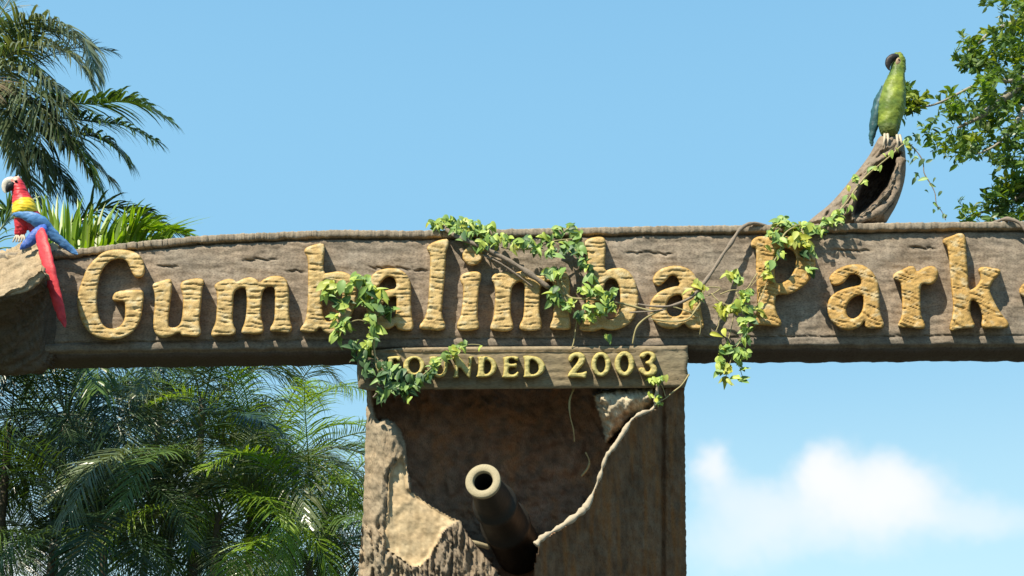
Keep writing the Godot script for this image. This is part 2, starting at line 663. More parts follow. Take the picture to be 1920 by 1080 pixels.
func build_beam() -> void:
	var o := thing("sign_beam", "long grey-brown beam sign carrying the big ochre letters of the park name", "sign")
	var cracks := []   # thin cracks in the render: x from, x to, y, depth
	for c in [[452, 526, 487], [530, 578, 509], [690, 780, 503], [770, 805, 508], [1165, 1270, 475], [1030, 1062, 452], [290, 340, 499], [1700, 1760, 466], [1560, 1640, 470]]:
		cracks.append(c)
	var st := begin()
	var prev := []
	var prevc := []
	var x := -420.0
	while x <= 2400.0:
		var yt := interp(TOP, x) + 14.0 + 2.5 * nz.get_noise_1d(x * 3.0)
		var yl := interp(LOW, x) + 2.0 * nz.get_noise_1d(x * 2.0 + 90.0)
		var col := []
		var cc := []
		var n := 96
		for j in n + 1:
			var v := float(j) / n
			var y := lerpf(yt - 4.0, yl, v)
			var p := Vector2(x, y)
			var z := 0.014 * nz.get_noise_2d(x * 0.9, y * 2.0) + 0.006 * nf.get_noise_2d(x * 2.0, y * 5.0)
			z += 0.003 * nr.get_noise_2d(x * 0.7, y * 6.0)
			z -= 0.05 * clampf(1.0 - absf(y - yt - 1.0) / 4.0, 0.0, 1.0)
			for c in cracks:
				if x > c[0] and x < c[1]:
					var yy: float = c[2] + 5.0 * nz.get_noise_1d(x * 5.0 + c[2] * 13.0)
					var taper: float = minf(x - c[0], c[1] - x) / 14.0
					z -= 0.03 * clampf(taper, 0.0, 1.0) * clampf(1.0 - absf(y - yy) / 2.4, 0.0, 1.0)
			# the groove and lower moulding
			var yg := yl - 20.0 + 2.0 * nz.get_noise_1d(x * 4.0 + 400.0)
			z -= 0.026 * clampf(1.0 - absf(y - yg) / 2.6, 0.0, 1.0)
			if y > yg:
				z += 0.018
			z -= 0.05 * pow(clampf((y - (yl - 8.0)) / 8.0, 0.0, 1.0), 2.0)
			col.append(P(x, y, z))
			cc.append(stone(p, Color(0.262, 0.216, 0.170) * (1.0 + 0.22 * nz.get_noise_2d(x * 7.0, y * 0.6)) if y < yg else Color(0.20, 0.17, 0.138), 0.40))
		var low: Vector3 = col[n]
		# rounded lower edge, underside and back
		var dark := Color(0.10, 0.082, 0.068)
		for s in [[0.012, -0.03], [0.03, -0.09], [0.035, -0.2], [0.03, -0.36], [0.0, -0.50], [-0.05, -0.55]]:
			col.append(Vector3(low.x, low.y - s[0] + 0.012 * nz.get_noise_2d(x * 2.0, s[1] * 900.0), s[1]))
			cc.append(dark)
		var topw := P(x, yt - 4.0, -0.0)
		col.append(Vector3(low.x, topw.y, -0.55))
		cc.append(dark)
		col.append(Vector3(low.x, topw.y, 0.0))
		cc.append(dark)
		if prev.size():
			for j in col.size() - 1:
				quad(st, prev[j], col[j], col[j + 1], prev[j + 1], prevc[j], cc[j], cc[j + 1], prevc[j + 1])
		prev = col
		prevc = cc
		x += 4.0
	part("beam_body", done(st), M.beam, o)
	# top ledge: short blocks of the moulded strip on the left, long ones on the right
	st = begin()
	prev = []
	prevc = []
	x = -420.0
	var joint := -420.0
	var nextj := -400.0
	while x <= 2400.0:
		if x > nextj:
			joint = nextj
			nextj = joint + (rng.randf_range(8, 26) if joint < 520.0 else rng.randf_range(30, 120))
		var near := minf(x - joint, nextj - x)
		var cut := 0.024 * clampf(1.0 - near / 1.4, 0.0, 1.0) * clampf(0.3 + 2.4 * nz.get_noise_1d(joint * 9.0), 0.0, 1.0)
		var yt := interp(TOP, x) + 1.4 * nz.get_noise_1d(x * 5.0) + 0.8 * nf.get_noise_1d(x * 20.0)
		var th := 13.0 + 2.0 * nz.get_noise_1d(x * 2.0 + 50.0)
		var out := lerpf(0.028, 0.045, clampf((x - 1300.0) / 300.0, 0.0, 1.0)) + 0.012 * nz.get_noise_1d(x * 6.0 + 20.0) - cut
		var base := stone(Vector2(x, 430), Color(0.285, 0.24, 0.185), 0.3)
		var col := []
		var cc := []
		for s in [[0.0, -0.6], [-0.01, -0.3], [0.0, -0.03], [0.4, out - 0.008], [1.6, out], [th * 0.3, out + 0.002], [th * 0.6, out + 0.002], [th - 1.2, out], [th, out - 0.006], [th, -0.06]]:
			var q := P(x, yt + (s[0] if s[0] >= 0.0 else 0.0), 0.0)
			var bump := 0.003 * nf.get_noise_2d(x * 6.0, s[0] * 40.0)
			col.append(Vector3(q.x, q.y, s[1] + bump))
			cc.append(base)
		if prev.size():
			for j in col.size() - 1:
				quad(st, prev[j], col[j], col[j + 1], prev[j + 1], prevc[j], cc[j], cc[j + 1], prevc[j + 1])
		prev = col
		prevc = cc
		x += 0.9 if x > 60.0 and x < 900.0 else 2.0
	part("top_ledge", done(st), M.beam, o)

	var A := [130.0, 460.0]
	var B := [380.0, 450.0]
	var C := [580.0, 440.0]
	var D := [770.0, 440.0]
	var E := [970.0, 440.0]
	var F := [1180.0, 440.0]
	var G := [1390.0, 430.0]
	var H := [1540.0, 435.0]
	var I := [1660.0, 435.0]
	var S := 5.538
	var glyphs := [
		["capital G", A, [690,338,770,330,790,250,765,150,720,90,640,55,520,40,400,50,320,90,240,165,180,240,145,330,110,420,85,520,80,600,95,700,130,800,180,880,260,945,350,975,450,985,560,965,650,915,710,840,750,740,765,620,775,520,765,475,730,460,600,465,500,475,455,510,445,560,470,585,575,578,580,650,578,740,560,800,510,850,440,870,370,850,325,790,300,700,285,600,290,500,300,400,320,310,360,230,420,165,500,140,570,145,610,190,640,260,670,315]],
		["u after the G", A, [860,420,880,390,950,370,1030,345,1060,360,1070,420,1060,520,1045,640,1030,760,1030,840,1060,855,1110,850,1150,820,1170,750,1180,640,1180,520,1150,430,1160,385,1210,360,1320,340,1390,350,1400,390,1380,450,1375,560,1360,680,1350,800,1370,890,1360,935,1310,955,1230,945,1170,945,1145,900,1060,945,980,965,920,945,885,900,870,840,875,720,890,600,885,490]],
		["first m", B, [120,490,130,455,200,420,280,398,330,415,350,440,420,400,500,382,560,410,590,445,650,395,730,370,820,375,870,410,890,480,900,600,895,720,905,830,930,900,925,950,870,965,780,950,710,955,695,920,740,850,750,740,750,600,750,500,700,480,640,510,620,560,610,680,605,800,635,900,630,965,560,985,480,975,410,975,400,940,440,850,455,740,460,620,450,505,400,495,340,525,320,580,320,680,310,800,320,880,350,940,335,985,250,995,170,990,110,1015,85,980,100,930,135,860,145,740,150,640,145,530]],
		["first b", C, [-53,160,-28,130,42,105,112,88,155,100,165,140,150,230,145,405,220,392,310,378,390,395,440,430,485,510,495,610,480,720,450,820,390,930,310,1000,220,1040,150,1010,110,960,75,1010,0,1020,-90,1005,-98,975,-48,915,-23,795,-13,615,-13,355,-18,235,-50,190], [150,470,230,480,300,520,340,600,340,700,310,800,260,880,190,910,150,860,135,750,130,600]],
		["first a", C, [620,560,605,500,640,430,700,375,790,350,880,345,950,365,1010,410,1045,470,1060,560,1055,680,1060,800,1075,900,1085,960,1060,1000,980,1000,910,985,895,940,850,975,780,990,690,975,620,910,590,830,600,740,650,660,730,600,820,570,905,560,900,480,860,435,800,440,750,490,720,540,670,575], [905,640,850,650,780,690,745,760,750,840,790,885,850,875,895,840,905,740]],
		["tall l", C, [1220,130,1250,95,1330,60,1420,40,1445,55,1450,110,1420,180,1415,300,1410,420,1395,560,1385,680,1375,800,1390,880,1415,930,1410,985,1330,1000,1230,985,1150,985,1140,945,1190,880,1220,800,1235,680,1245,500,1255,330,1255,200,1225,165]],
		["i", D, [510,460,525,415,580,390,680,378,730,400,735,460,710,530,705,640,695,760,695,860,715,940,700,985,620,1000,520,1000,480,980,480,920,520,840,535,740,545,620,545,530,520,490]],
		["dot of the i", D, ellipse(643, 218, 106, 102)],
		["second m", D, [835,460,860,410,930,390,1010,385,1055,415,1110,385,1190,372,1270,395,1340,430,1400,385,1480,350,1570,360,1630,400,1655,480,1655,600,1648,700,1643,800,1658,900,1668,960,1648,990,1548,990,1453,985,1443,950,1478,870,1488,760,1493,600,1478,500,1428,480,1378,510,1348,560,1343,680,1338,800,1358,900,1363,980,1288,1000,1198,1000,1133,985,1128,940,1168,870,1178,760,1183,620,1183,520,1140,485,1080,510,1050,560,1040,700,1040,840,1070,940,1060,990,980,1010,880,1000,830,990,825,950,860,870,870,740,880,600,870,520]],
		["second b", E, [690,80,720,45,800,25,880,20,915,50,920,120,910,250,905,380,980,350,1070,340,1150,370,1210,450,1245,550,1260,660,1250,760,1220,860,1150,940,1050,990,950,1000,880,975,830,1000,740,1010,650,1000,640,960,690,890,710,770,720,600,725,350,725,200,700,140], [915,490,960,455,1020,470,1060,540,1070,640,1065,740,1040,820,990,880,930,880,900,830,890,700,895,580]],
		["second a", F, [240,480,250,430,300,370,390,330,500,318,590,340,660,390,710,470,735,560,740,680,745,800,765,880,780,950,740,985,660,990,600,960,570,920,520,960,440,985,350,970,270,920,225,850,205,770,220,690,270,620,350,570,450,540,530,530,500,450,460,420,420,430,370,490,310,540,260,520], [545,625,470,630,410,670,385,730,390,800,430,850,500,850,550,810,560,720]],
		["capital P", G, [95,160,110,110,160,75,230,70,300,85,450,70,580,80,690,130,750,220,775,330,760,440,700,540,600,630,500,675,420,680,365,680,350,740,355,830,380,900,420,960,410,1005,330,1010,220,995,110,1000,105,970,150,890,165,780,160,600,150,420,155,280,150,190,110,190], [350,210,430,190,520,210,565,270,570,360,540,450,480,530,400,565,355,550,345,420]],
		["third a", H, [85,500,80,470,120,420,190,370,280,340,370,333,450,350,530,410,580,490,600,590,605,700,605,810,630,900,655,960,640,1000,560,1005,470,1000,450,970,450,920,420,970,350,1010,270,1025,190,1000,110,940,70,860,60,770,80,690,140,630,230,590,330,565,415,550,410,480,360,440,300,440,270,480,230,530,160,560,110,550], [430,650,360,665,290,715,255,790,265,870,320,905,380,880,425,820,440,730]],
		["r", H, [740,460,760,425,850,385,920,350,970,360,990,420,1060,370,1140,348,1195,370,1220,430,1195,510,1130,555,1060,535,1030,560,1030,680,1030,800,1040,880,1080,960,1075,1000,1010,1010,940,990,850,995,800,985,790,960,835,880,840,760,835,640,825,530,790,500,750,490]],
		["k", I, [590,110,600,70,690,40,760,10,810,15,835,60,840,180,850,320,860,460,865,610,930,580,980,520,990,460,960,400,980,365,1050,360,1120,375,1190,385,1195,430,1140,480,1100,540,1080,600,1110,680,1160,780,1220,870,1280,940,1280,985,1210,1005,1110,995,1010,1005,995,960,1010,880,985,790,950,730,900,700,880,760,885,850,910,920,930,960,915,1000,840,1000,740,1010,680,1035,660,990,690,900,705,760,685,600,670,400,655,220,640,150]],
		["rounded ornament after the k", I, [1385,610,1400,570,1440,530,1550,515,1640,560,1690,610,1640,670,1540,690,1440,680,1400,650]],
	]
	var gi := 0
	for g in glyphs:
		var polys := [chaikin(from_crop(g[2], g[1][0], g[1][1], S))]
		if g.size() > 3:
			polys.append(chaikin(from_crop(g[3], g[1][0], g[1][1], S)))
		var sd := gi * 371.0
		var slant := 1.0 if gi >= 11 else 0.12
		var deep := 0.135
		var zf := func(p: Vector2, d: float) -> float:
			var r := 5.0
			var k := clampf(1.0 - d / r, 0.0, 1.0)
			var edge := 0.024 * (1.0 - sqrt(1.0 - k * k))
			var yy := p.y - slant * 0.35 * (p.x - 1700.0)
			# chisel cuts: sloping steps about nine pixels apart, fading in and out along their length
			var ph := yy / 9.0 + 0.9 * nz.get_noise_1d(p.y * 3.0 + sd) + 0.55 * nz.get_noise_2d(p.x * 1.5 + sd, p.y * 1.2) + 0.22 * nf.get_noise_2d(p.x * 1.3, p.y * 1.3 + sd)
			var row := floorf(ph)
			var u := (ph - row) * 9.0
			var force := clampf(0.55 + 1.9 * nz.get_noise_2d(p.x * 1.7 + sd * 3.0, row * 70.0), 0.05, 1.0)
			var notch := clampf(1.0 - absf(u - 4.5) / (1.2 if u > 4.5 else 2.3), 0.0, 1.0)
			return deep - edge - 0.016 * force * notch + 0.004 * nf.get_noise_2d(p.x * 3.0, p.y * 6.0 + sd) + 0.006 * nz.get_noise_2d(p.x * 3.0, p.y * 3.0)
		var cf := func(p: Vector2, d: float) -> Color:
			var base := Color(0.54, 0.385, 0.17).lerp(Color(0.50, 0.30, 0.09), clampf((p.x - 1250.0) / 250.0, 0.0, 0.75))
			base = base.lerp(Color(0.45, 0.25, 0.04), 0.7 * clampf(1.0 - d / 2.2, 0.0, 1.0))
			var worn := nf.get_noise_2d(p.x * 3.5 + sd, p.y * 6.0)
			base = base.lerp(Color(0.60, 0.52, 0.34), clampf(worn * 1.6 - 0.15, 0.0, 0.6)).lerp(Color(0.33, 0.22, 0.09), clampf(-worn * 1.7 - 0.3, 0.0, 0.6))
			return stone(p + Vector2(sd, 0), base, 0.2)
		var zb := func(_p: Vector2, _d: float) -> float: return -0.03
		st = begin()
		slab(st, polys, 1.7, zf, cf, zb)
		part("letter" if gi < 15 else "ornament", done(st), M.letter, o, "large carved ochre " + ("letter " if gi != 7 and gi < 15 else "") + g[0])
		gi += 1

# ---------------------------------------------------------------- the board under the beam
func build_board() -> void:
	var o := thing("name_board", "narrow grey plank board with small yellow letters between beam and pillar", "sign")
	var poly := PackedVector2Array([Vector2(670, 659), Vector2(760, 652), Vector2(900, 650), Vector2(1100, 649), Vector2(1289, 648), Vector2(1291, 672), Vector2(1288, 690), Vector2(1291, 706), Vector2(1284, 727), Vector2(1150, 728), Vector2(980, 729), Vector2(735, 731), Vector2(690, 733), Vector2(672, 728), Vector2(669, 700)])
	var zf := func(p: Vector2, d: float) -> float:
		var z := 0.13 - 0.02 * pow(clampf(1.0 - d / 5.0, 0.0, 1.0), 2.0)
		var line := 660.0 - (p.x - 700.0) * 0.004 + 1.5 * nz.get_noise_1d(p.x * 4.0)
		z -= 0.016 * clampf(1.0 - absf(p.y - line) / 2.2, 0.0, 1.0)
		if p.y < line:
			z += 0.014
		var l2 := 712.0 + 2.0 * nz.get_noise_1d(p.x * 3.0)
		z -= 0.006 * clampf(1.0 - absf(p.y - l2) / 2.0, 0.0, 1.0) * (1.0 if nz.get_noise_1d(p.x * 2.0) > -0.1 else 0.0)
		return z + 0.007 * nr.get_noise_2d(p.x * 0.7, p.y * 9.0) + 0.007 * nf.get_noise_2d(p.x * 2.0, p.y * 7.0)
	var cf := func(p: Vector2, _d: float) -> Color:
		return stone(Vector2(p.x * 0.4, p.y * 2.0), Color(0.225, 0.185, 0.12) if p.y > 660.0 else Color(0.28, 0.225, 0.15), 0.35)
	var zb := func(_p: Vector2, _d: float) -> float: return -0.5
	var st := begin()
	slab(st, [poly], 4.0, zf, cf, zb)
	part("board", done(st), M.board, o)
	var J := [660.0, 630.0]
	var K := [980.0, 630.0]
	var d_out := [5,235,10,220,90,220,190,240,250,310,255,370,220,430,150,465,60,470,5,465,20,430,20,270]
	var d_in := [85,260,140,280,180,330,180,390,140,430,80,430,80,340]
	var small := [
		["letter F", J, [395,235,540,220,550,250,535,285,515,285,495,260,465,262,462,315,495,318,510,305,512,365,495,350,462,352,460,430,490,450,490,465,390,465,392,448,408,430,410,270,395,255]],
		["letter O", J, ellipse(698, 335, 122, 112), ellipse(703, 335, 62, 80)],
		["letter U", J, [865,230,960,225,965,250,945,270,945,380,965,430,1010,430,1035,380,1040,260,1020,235,1090,225,1095,245,1075,270,1075,390,1040,455,970,475,900,440,880,380,880,270]],
		["letter N", J, [1110,240,1180,225,1220,235,1310,380,1315,270,1300,235,1365,225,1365,240,1345,270,1335,470,1310,475,1200,330,1195,440,1200,470,1125,470,1155,430,1160,270]],
		["first letter D", J, [1405,230,1530,225,1600,260,1635,330,1620,400,1570,450,1500,470,1390,465,1415,430,1425,260], [1490,270,1540,280,1570,330,1560,390,1520,430,1485,425]],
		["letter E", J, [1690,235,1870,220,1875,280,1840,275,1800,250,1765,260,1765,310,1810,315,1855,300,1855,360,1810,350,1765,355,1760,420,1790,435,1830,430,1875,390,1870,475,1675,475,1705,430,1710,270]],
		["last letter D", K, d_out, d_in],
		["figure 2", K, [510,250,530,210,590,180,650,180,700,215,710,270,680,330,620,390,600,415,660,415,700,400,725,395,715,470,690,478,640,465,510,470,505,430,560,360,620,290,630,250,600,230,570,250,550,290,520,290]],
		["first figure 0", K, ellipse(880, 318, 110, 140), ellipse(880, 318, 50, 92)],
		["second figure 0", K, ellipse(1145, 312, 112, 143), ellipse(1145, 312, 47, 90)],
		["figure 3", K, [1310,230,1330,190,1400,168,1470,180,1505,230,1490,280,1460,300,1505,340,1520,390,1490,435,1430,460,1360,445,1310,400,1300,370,1330,350,1370,360,1390,400,1420,400,1440,370,1420,330,1380,310,1385,285,1420,275,1440,240,1420,205,1390,215,1370,250,1340,250]],
	]
	for g in small:
		var polys := [chaikin(from_crop(g[2], g[1][0], g[1][1], 6.0))]
		if g.size() > 3:
			polys.append(chaikin(from_crop(g[3], g[1][0], g[1][1], 6.0)))
		var zf2 := func(p: Vector2, d: float) -> float:
			var k := clampf(1.0 - d / 3.2, 0.0, 1.0)
			return 0.225 - 0.02 * (1.0 - sqrt(1.0 - k * k)) + 0.006 * nr.get_noise_2d(p.x * 2.0, p.y * 12.0)
		var cf2 := func(p: Vector2, d: float) -> Color:
			return stone(p, Color(0.48, 0.42, 0.17).lerp(Color(0.44, 0.31, 0.05), 0.7 * clampf(1.0 - d / 1.5, 0.0, 1.0)), 0.15)
		var zb2 := func(_p: Vector2, _d: float) -> float: return 0.11
		st = begin()
		slab(st, polys, 2.0, zf2, cf2, zb2)
		part("letter", done(st), M.letter, o, "small carved yellow " + g[0])

# ---------------------------------------------------------------- the hollow pillar
func pv(list: Array) -> PackedVector2Array:
	return from_crop(list, 0, 0, 1)

func build_pillar() -> void:
	var o := thing("gate_pillar", "broad pillar shaped like a hollow broken tree trunk under the name board", "pillar")
	var bark := pv([640,690,696,690,702,735,700,762,709,788,724,785,740,793,752,807,760,830,764,875,773,922,805,946,843,969,864,977,873,995,898,1029,932,1071,960,1120,985,1200,1000,1400,1000,1720,600,1720,640,1100])
	var lip := pv([728,897,734,875,745,862,754,850,763,880,766,915,773,922,805,946,843,969,860,975,830,995,822,1016,805,1045,788,1061,771,1063,751,1046,724,1029,720,990,726,961])
	var shell := pv([1320,690,1238,690,1228,765,1186,784,1166,818,1137,856,1124,895,1110,930,1086,964,1058,986,1030,1003,1010,1018,1003,1060,1000,1200,1000,1720,1320,1720])
	var rim := pv([1232,735,1228,765,1186,784,1166,818,1137,856,1124,895,1110,930,1086,964,1058,986,1030,1003,1008,1020])
	var lump := pv([1112,741,1133,731,1205,725,1234,712,1228,766,1186,783,1156,812,1137,834,1128,790,1118,762])
	var crack := pv([742,862,730,880,726,900,724,960,721,1000,724,1030,751,1048,771,1065])
	var cols := 206
	var rows := []
	var y := 700.0
	while y < 1092.0:
		rows.append(y)
		y += 3.0
	while y < 1660.0:
		rows.append(y)
		y += 14.0
	rows.append(1672.0)
	var pos := []
	var colr := []
	var kind := []
	for j in rows.size():
		y = rows[j]
		var xl := interp([690, 690, 726, 688, 833, 685, 961, 681, 1080, 671, 1672, 655], y) + 2.5 * nz.get_noise_1d(y * 6.0)
		var xr := interp([690, 1283, 1080, 1287, 1672, 1296], y) + 1.8 * nz.get_noise_1d(y * 7.0 + 300.0)
		var pr := []
		var cr_ := []
		var kr := []
		for i in cols + 1:
			var x := lerpf(xl, xr, float(i) / cols)
			var p := Vector2(x, y)
			var lumps := nz.get_noise_2d(x * 2.5, y * 2.5)
			var z := -0.78 + 0.42 * pow(absf(x - 985.0) / 300.0, 2.0) + 0.05 * lumps + 0.02 * nf.get_noise_2d(x * 5.0, y * 5.0)
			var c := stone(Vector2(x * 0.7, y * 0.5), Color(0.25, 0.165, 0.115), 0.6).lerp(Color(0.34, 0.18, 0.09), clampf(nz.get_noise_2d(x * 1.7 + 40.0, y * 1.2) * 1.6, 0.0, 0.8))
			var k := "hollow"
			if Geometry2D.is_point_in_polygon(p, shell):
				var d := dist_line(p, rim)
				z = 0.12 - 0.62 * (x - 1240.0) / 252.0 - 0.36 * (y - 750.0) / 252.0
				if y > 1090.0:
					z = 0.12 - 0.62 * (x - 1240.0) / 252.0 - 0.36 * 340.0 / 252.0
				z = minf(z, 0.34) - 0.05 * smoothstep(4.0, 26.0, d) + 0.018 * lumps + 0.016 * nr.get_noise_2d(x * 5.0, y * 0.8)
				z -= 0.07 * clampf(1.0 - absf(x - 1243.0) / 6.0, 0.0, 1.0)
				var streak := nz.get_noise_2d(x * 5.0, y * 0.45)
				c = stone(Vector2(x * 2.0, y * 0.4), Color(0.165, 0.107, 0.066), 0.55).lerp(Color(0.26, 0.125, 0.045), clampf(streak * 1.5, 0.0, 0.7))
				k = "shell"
			if Geometry2D.is_point_in_polygon(p, bark):
				var d := dist_edge(p, bark)
				z = 0.07 - 0.09 * pow(clampf(1.0 - d / 16.0, 0.0, 1.0), 2.0) - 0.20 * pow(clampf(1.0 - (x - xl) / 46.0, 0.0, 1.0), 2.0)
				c = stone(Vector2(x * 2.0, y * 0.6), Color(0.29, 0.235, 0.165), 0.35)
				k = "bark"
				var rough := 0.034 if y < 985.0 else 0.085
				if Geometry2D.is_point_in_polygon(p, lip):
					var dl := dist_edge(p, lip)
					z -= 0.05 * smoothstep(0.0, 5.0, dl) - 0.016 * lumps
					c = stone(p * 1.5, Color(0.41, 0.315, 0.19), 0.5).lerp(Color(0.24, 0.17, 0.09), clampf(nz.get_noise_2d(x * 6.0, y * 1.5) * 1.2, 0.0, 0.35))
					k = "inner_lip"
				else:
					var furrow := nr.get_noise_2d(x * 7.0 + 18.0 * nz.get_noise_2d(x, y * 2.0), y * 0.9)
					var smooth_top := smoothstep(0.0, 30.0, absf(x - 735.0) + absf(y - 815.0) * 0.6)
					z += rough * (furrow - 0.3) * lerpf(0.25, 1.0, smooth_top) + 0.02 * lumps
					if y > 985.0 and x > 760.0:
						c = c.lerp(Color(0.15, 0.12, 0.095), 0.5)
				var dc := dist_line(p, crack)
				z -= 0.05 * clampf(1.0 - dc / 3.5, 0.0, 1.0)
			if Geometry2D.is_point_in_polygon(p, lump):
				var d := dist_edge(p, lump)
				d += 6.0 * nf.get_noise_2d(x * 9.0, y * 9.0)
				z = -0.06 + 0.18 * sqrt(clampf(d / 22.0, 0.0, 1.0)) - 0.16 * clampf((y - 745.0) / 90.0, 0.0, 1.0) + 0.045 * nz.get_noise_2d(x * 4.5, y * 3.0) + 0.010 * nf.get_noise_2d(x * 14.0, y * 14.0)
				c = stone(p * 3.0, Color(0.50, 0.43, 0.31), 0.5).lerp(Color(0.16, 0.12, 0.09), clampf(nf.get_noise_2d(x * 8.0, y * 3.0) * 1.8 - 0.3, 0.0, 0.6))
				k = "broken_edge"
			pr.append(P(x, y, z))
			cr_.append(c)
			kr.append(k)
		pos.append(pr)
		colr.append(cr_)
		kind.append(kr)
	# one shared set of normals, then a mesh for each region
	var tools := {}
	for k in ["hollow", "shell", "bark", "inner_lip", "broken_edge"]:
		tools[k] = begin()
	for j in rows.size() - 1:
		for i in cols:
			quad(tools[kind[j][i]], pos[j][i], pos[j][i + 1], pos[j + 1][i + 1], pos[j + 1][i], colr[j][i], colr[j][i + 1], colr[j + 1][i + 1], colr[j + 1][i])
	# sides, back and head
	var st := begin()
	var b := Color(0.16, 0.125, 0.09)
	for j in rows.size() - 1:
		var l0: Vector3 = pos[j][0]
		var l1: Vector3 = pos[j + 1][0]
		var r0: Vector3 = pos[j][cols]
		var r1: Vector3 = pos[j + 1][cols]
		var bl0 := Vector3(l0.x, l0.y, -1.15)
		var bl1 := Vector3(l1.x, l1.y, -1.15)
		var br0 := Vector3(r0.x, r0.y, -1.15)
		var br1 := Vector3(r1.x, r1.y, -1.15)
		quad(st, bl0, l0, l1, bl1, b, b, b, b)
		quad(st, r0, br0, br1, r1, b, b, b, b)
		quad(st, br0, bl0, bl1, br1, b, b, b, b)
	part("back", done(st), M.pillar, o)
	for k in tools:
		part(k, done(tools[k]), M.smooth if k in ["inner_lip"] else M.pillar, o)
	st = begin()
	var edge := []
	for q in [[1233, 722], [1229, 750], [1224, 766], [1204, 775], [1185, 785], [1166, 816], [1150, 838], [1136, 857], [1124, 895], [1110, 930], [1098, 949], [1085, 963], [1058, 984], [1030, 1001], [1014, 1012], [1004, 1022]]:
		edge.append(P(q[0], q[1], minf(0.34, 0.12 - 0.62 * (q[0] - 1240.0) / 252.0 - 0.36 * (q[1] - 750.0) / 252.0) + 0.0))
	for k in edge.size():
		edge[k] += Vector3(0.014 * nz.get_noise_1d(k * 700.0), 0.014 * nz.get_noise_1d(k * 900.0 + 50.0), 0.0)
	tube(st, edge, 0.013, 0.02, 7, 9, 1.3, Color(0.38, 0.32, 0.235))
	part("rim", done(st), M.smooth, o, "pale broken rim of the shell")

# ---------------------------------------------------------------- cannon
func build_cannon() -> void:
	var o := thing("cannon", "dark cannon barrel with pale muzzle ring pointing out of the hollow pillar", "cannon")
	var m := P(905, 901, 0.62)
	var b := P(968, 1022, -0.62)
	var ax := (m - b).normalized()
	var u := ax.cross(Vector3.UP).normalized()
	var v := u.cross(ax).normalized()
	var turn := func(profile: Array) -> ArrayMesh:   # [distance back from the muzzle, radius]
		var st := begin()
		var n := 48
		for i in profile.size() - 1:
			for k in n:
				var a0 := TAU * k / n
				var a1 := TAU * (k + 1) / n
				var p: Array = profile[i]
				var q: Array = profile[i + 1]
				var w := func(e: Array, a: float) -> Vector3: return m - ax * float(e[0]) + (u * cos(a) + v * sin(a)) * float(e[1]) * (0.92 + 0.10 * smoothstep(0.06, 0.5, float(e[0])))
				st.set_smooth_group(-1 if p.size() > 2 else 0)
				quad(st, w.call(p, a0), w.call(q, a0), w.call(q, a1), w.call(p, a1))
		return done(st)
	part("barrel", turn.call([[0.035, 0.118], [0.05, 0.114], [0.09, 0.116], [0.30, 0.132], [0.40, 0.138], [0.41, 0.158], [0.48, 0.160], [0.49, 0.143], [0.66, 0.155], [0.80, 0.163], [0.81, 0.182], [0.89, 0.184], [0.90, 0.167], [1.2, 0.18], [1.45, 0.185], [1.45, 0.0]]), M.iron, o)
	part("muzzle_ring", turn.call([[0.06, 0.10], [0.055, 0.122], [0.035, 0.132], [0.006, 0.133], [0.0, 0.129], [0.0, 0.080], [0.003, 0.077], [0.03, 0.071]]), M.muzzle, o, "pale painted muzzle ring")
	part("bore", turn.call([[0.028, 0.0715], [0.5, 0.070], [0.5, 0.0]]), M.bore, o)
	var st := begin()
	tube(st, pts3([872, 1016, -0.12, 892, 1019, -0.14, 916, 1026, -0.2]), 0.022, 0.02, 8, 4)
	part("support_bar", done(st), M.muzzle, o)

# ---------------------------------------------------------------- log end on the left
func build_log() -> void:
	var o := thing("log_stump", "thick log end jutting forward under the red macaw, left of the beam", "log")
	var rows := []
	for c in [[-160, 500, -.2, 600, .66, 630, .34, 692, .0], [-100, 492, -.2, 588, .65, 625, .32, 691, .0], [-40, 484, -.18, 567, .63, 612, .30, 690, .0], [0, 472, -.15, 554, .61, 604, .27, 690, .0], [22, 464, -.12, 545, .60, 598, .26, 690, -.01], [42, 448, -.1, 536, .58, 590, .24, 689, -.01], [66, 441, -.07, 520, .57, 580, .21, 686, -.02], [80, 444, -.07, 513, .55, 575, .18, 680, -.02], [90, 450, -.1, 520, .36, 575, .10, 672, -.04], [104, 456, -.2, 535, .06, 580, .02, 660, -.06], [118, 460, -.3, 540, -.1, 590, -.06, 650, -.1]]:
		var a := P(c[0], c[1], c[2])
		rows.append([a + Vector3(0, -0.25, -0.25), a, P(c[0], lerpf(c[1], c[3], 0.5), lerpf(c[2], c[4], 0.55)), P(c[0], c[3] - 3.0, c[4] - 0.02), P(c[0], c[3] + 3.0, c[4]), P(c[0], c[5], c[6]), P(c[0], c[7], c[8]), P(c[0], c[7], c[8]) + Vector3(0, 0.16, -0.35)])
	var shift := func(p: Vector3, n: Vector3) -> Vector3:
		var top := absf(n.y)
		var w := clampf((p.x + 4.6) / 1.3, 0.0, 1.0)
		var q := (p.z + lerpf(0.2, 0.07, w)) / lerpf(0.86, 0.62, w)
		var g := nr.get_noise_2d(p.x * 90.0 + q * 40.0, q * 1000.0 + 40.0 * nz.get_noise_2d(p.x * 200.0, q * 100.0))
		return -n * signf(n.y + 0.0001) * (0.06 * g * clampf(top * 2.0, 0.25, 1.0) + 0.02 * nz.get_noise_3dv(p * 250.0))
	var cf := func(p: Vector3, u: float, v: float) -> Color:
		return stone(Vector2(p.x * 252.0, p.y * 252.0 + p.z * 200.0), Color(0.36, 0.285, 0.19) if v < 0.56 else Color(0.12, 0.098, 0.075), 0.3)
	var st := begin()
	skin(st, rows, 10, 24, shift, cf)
	part("log", done(st), M.bark, o)

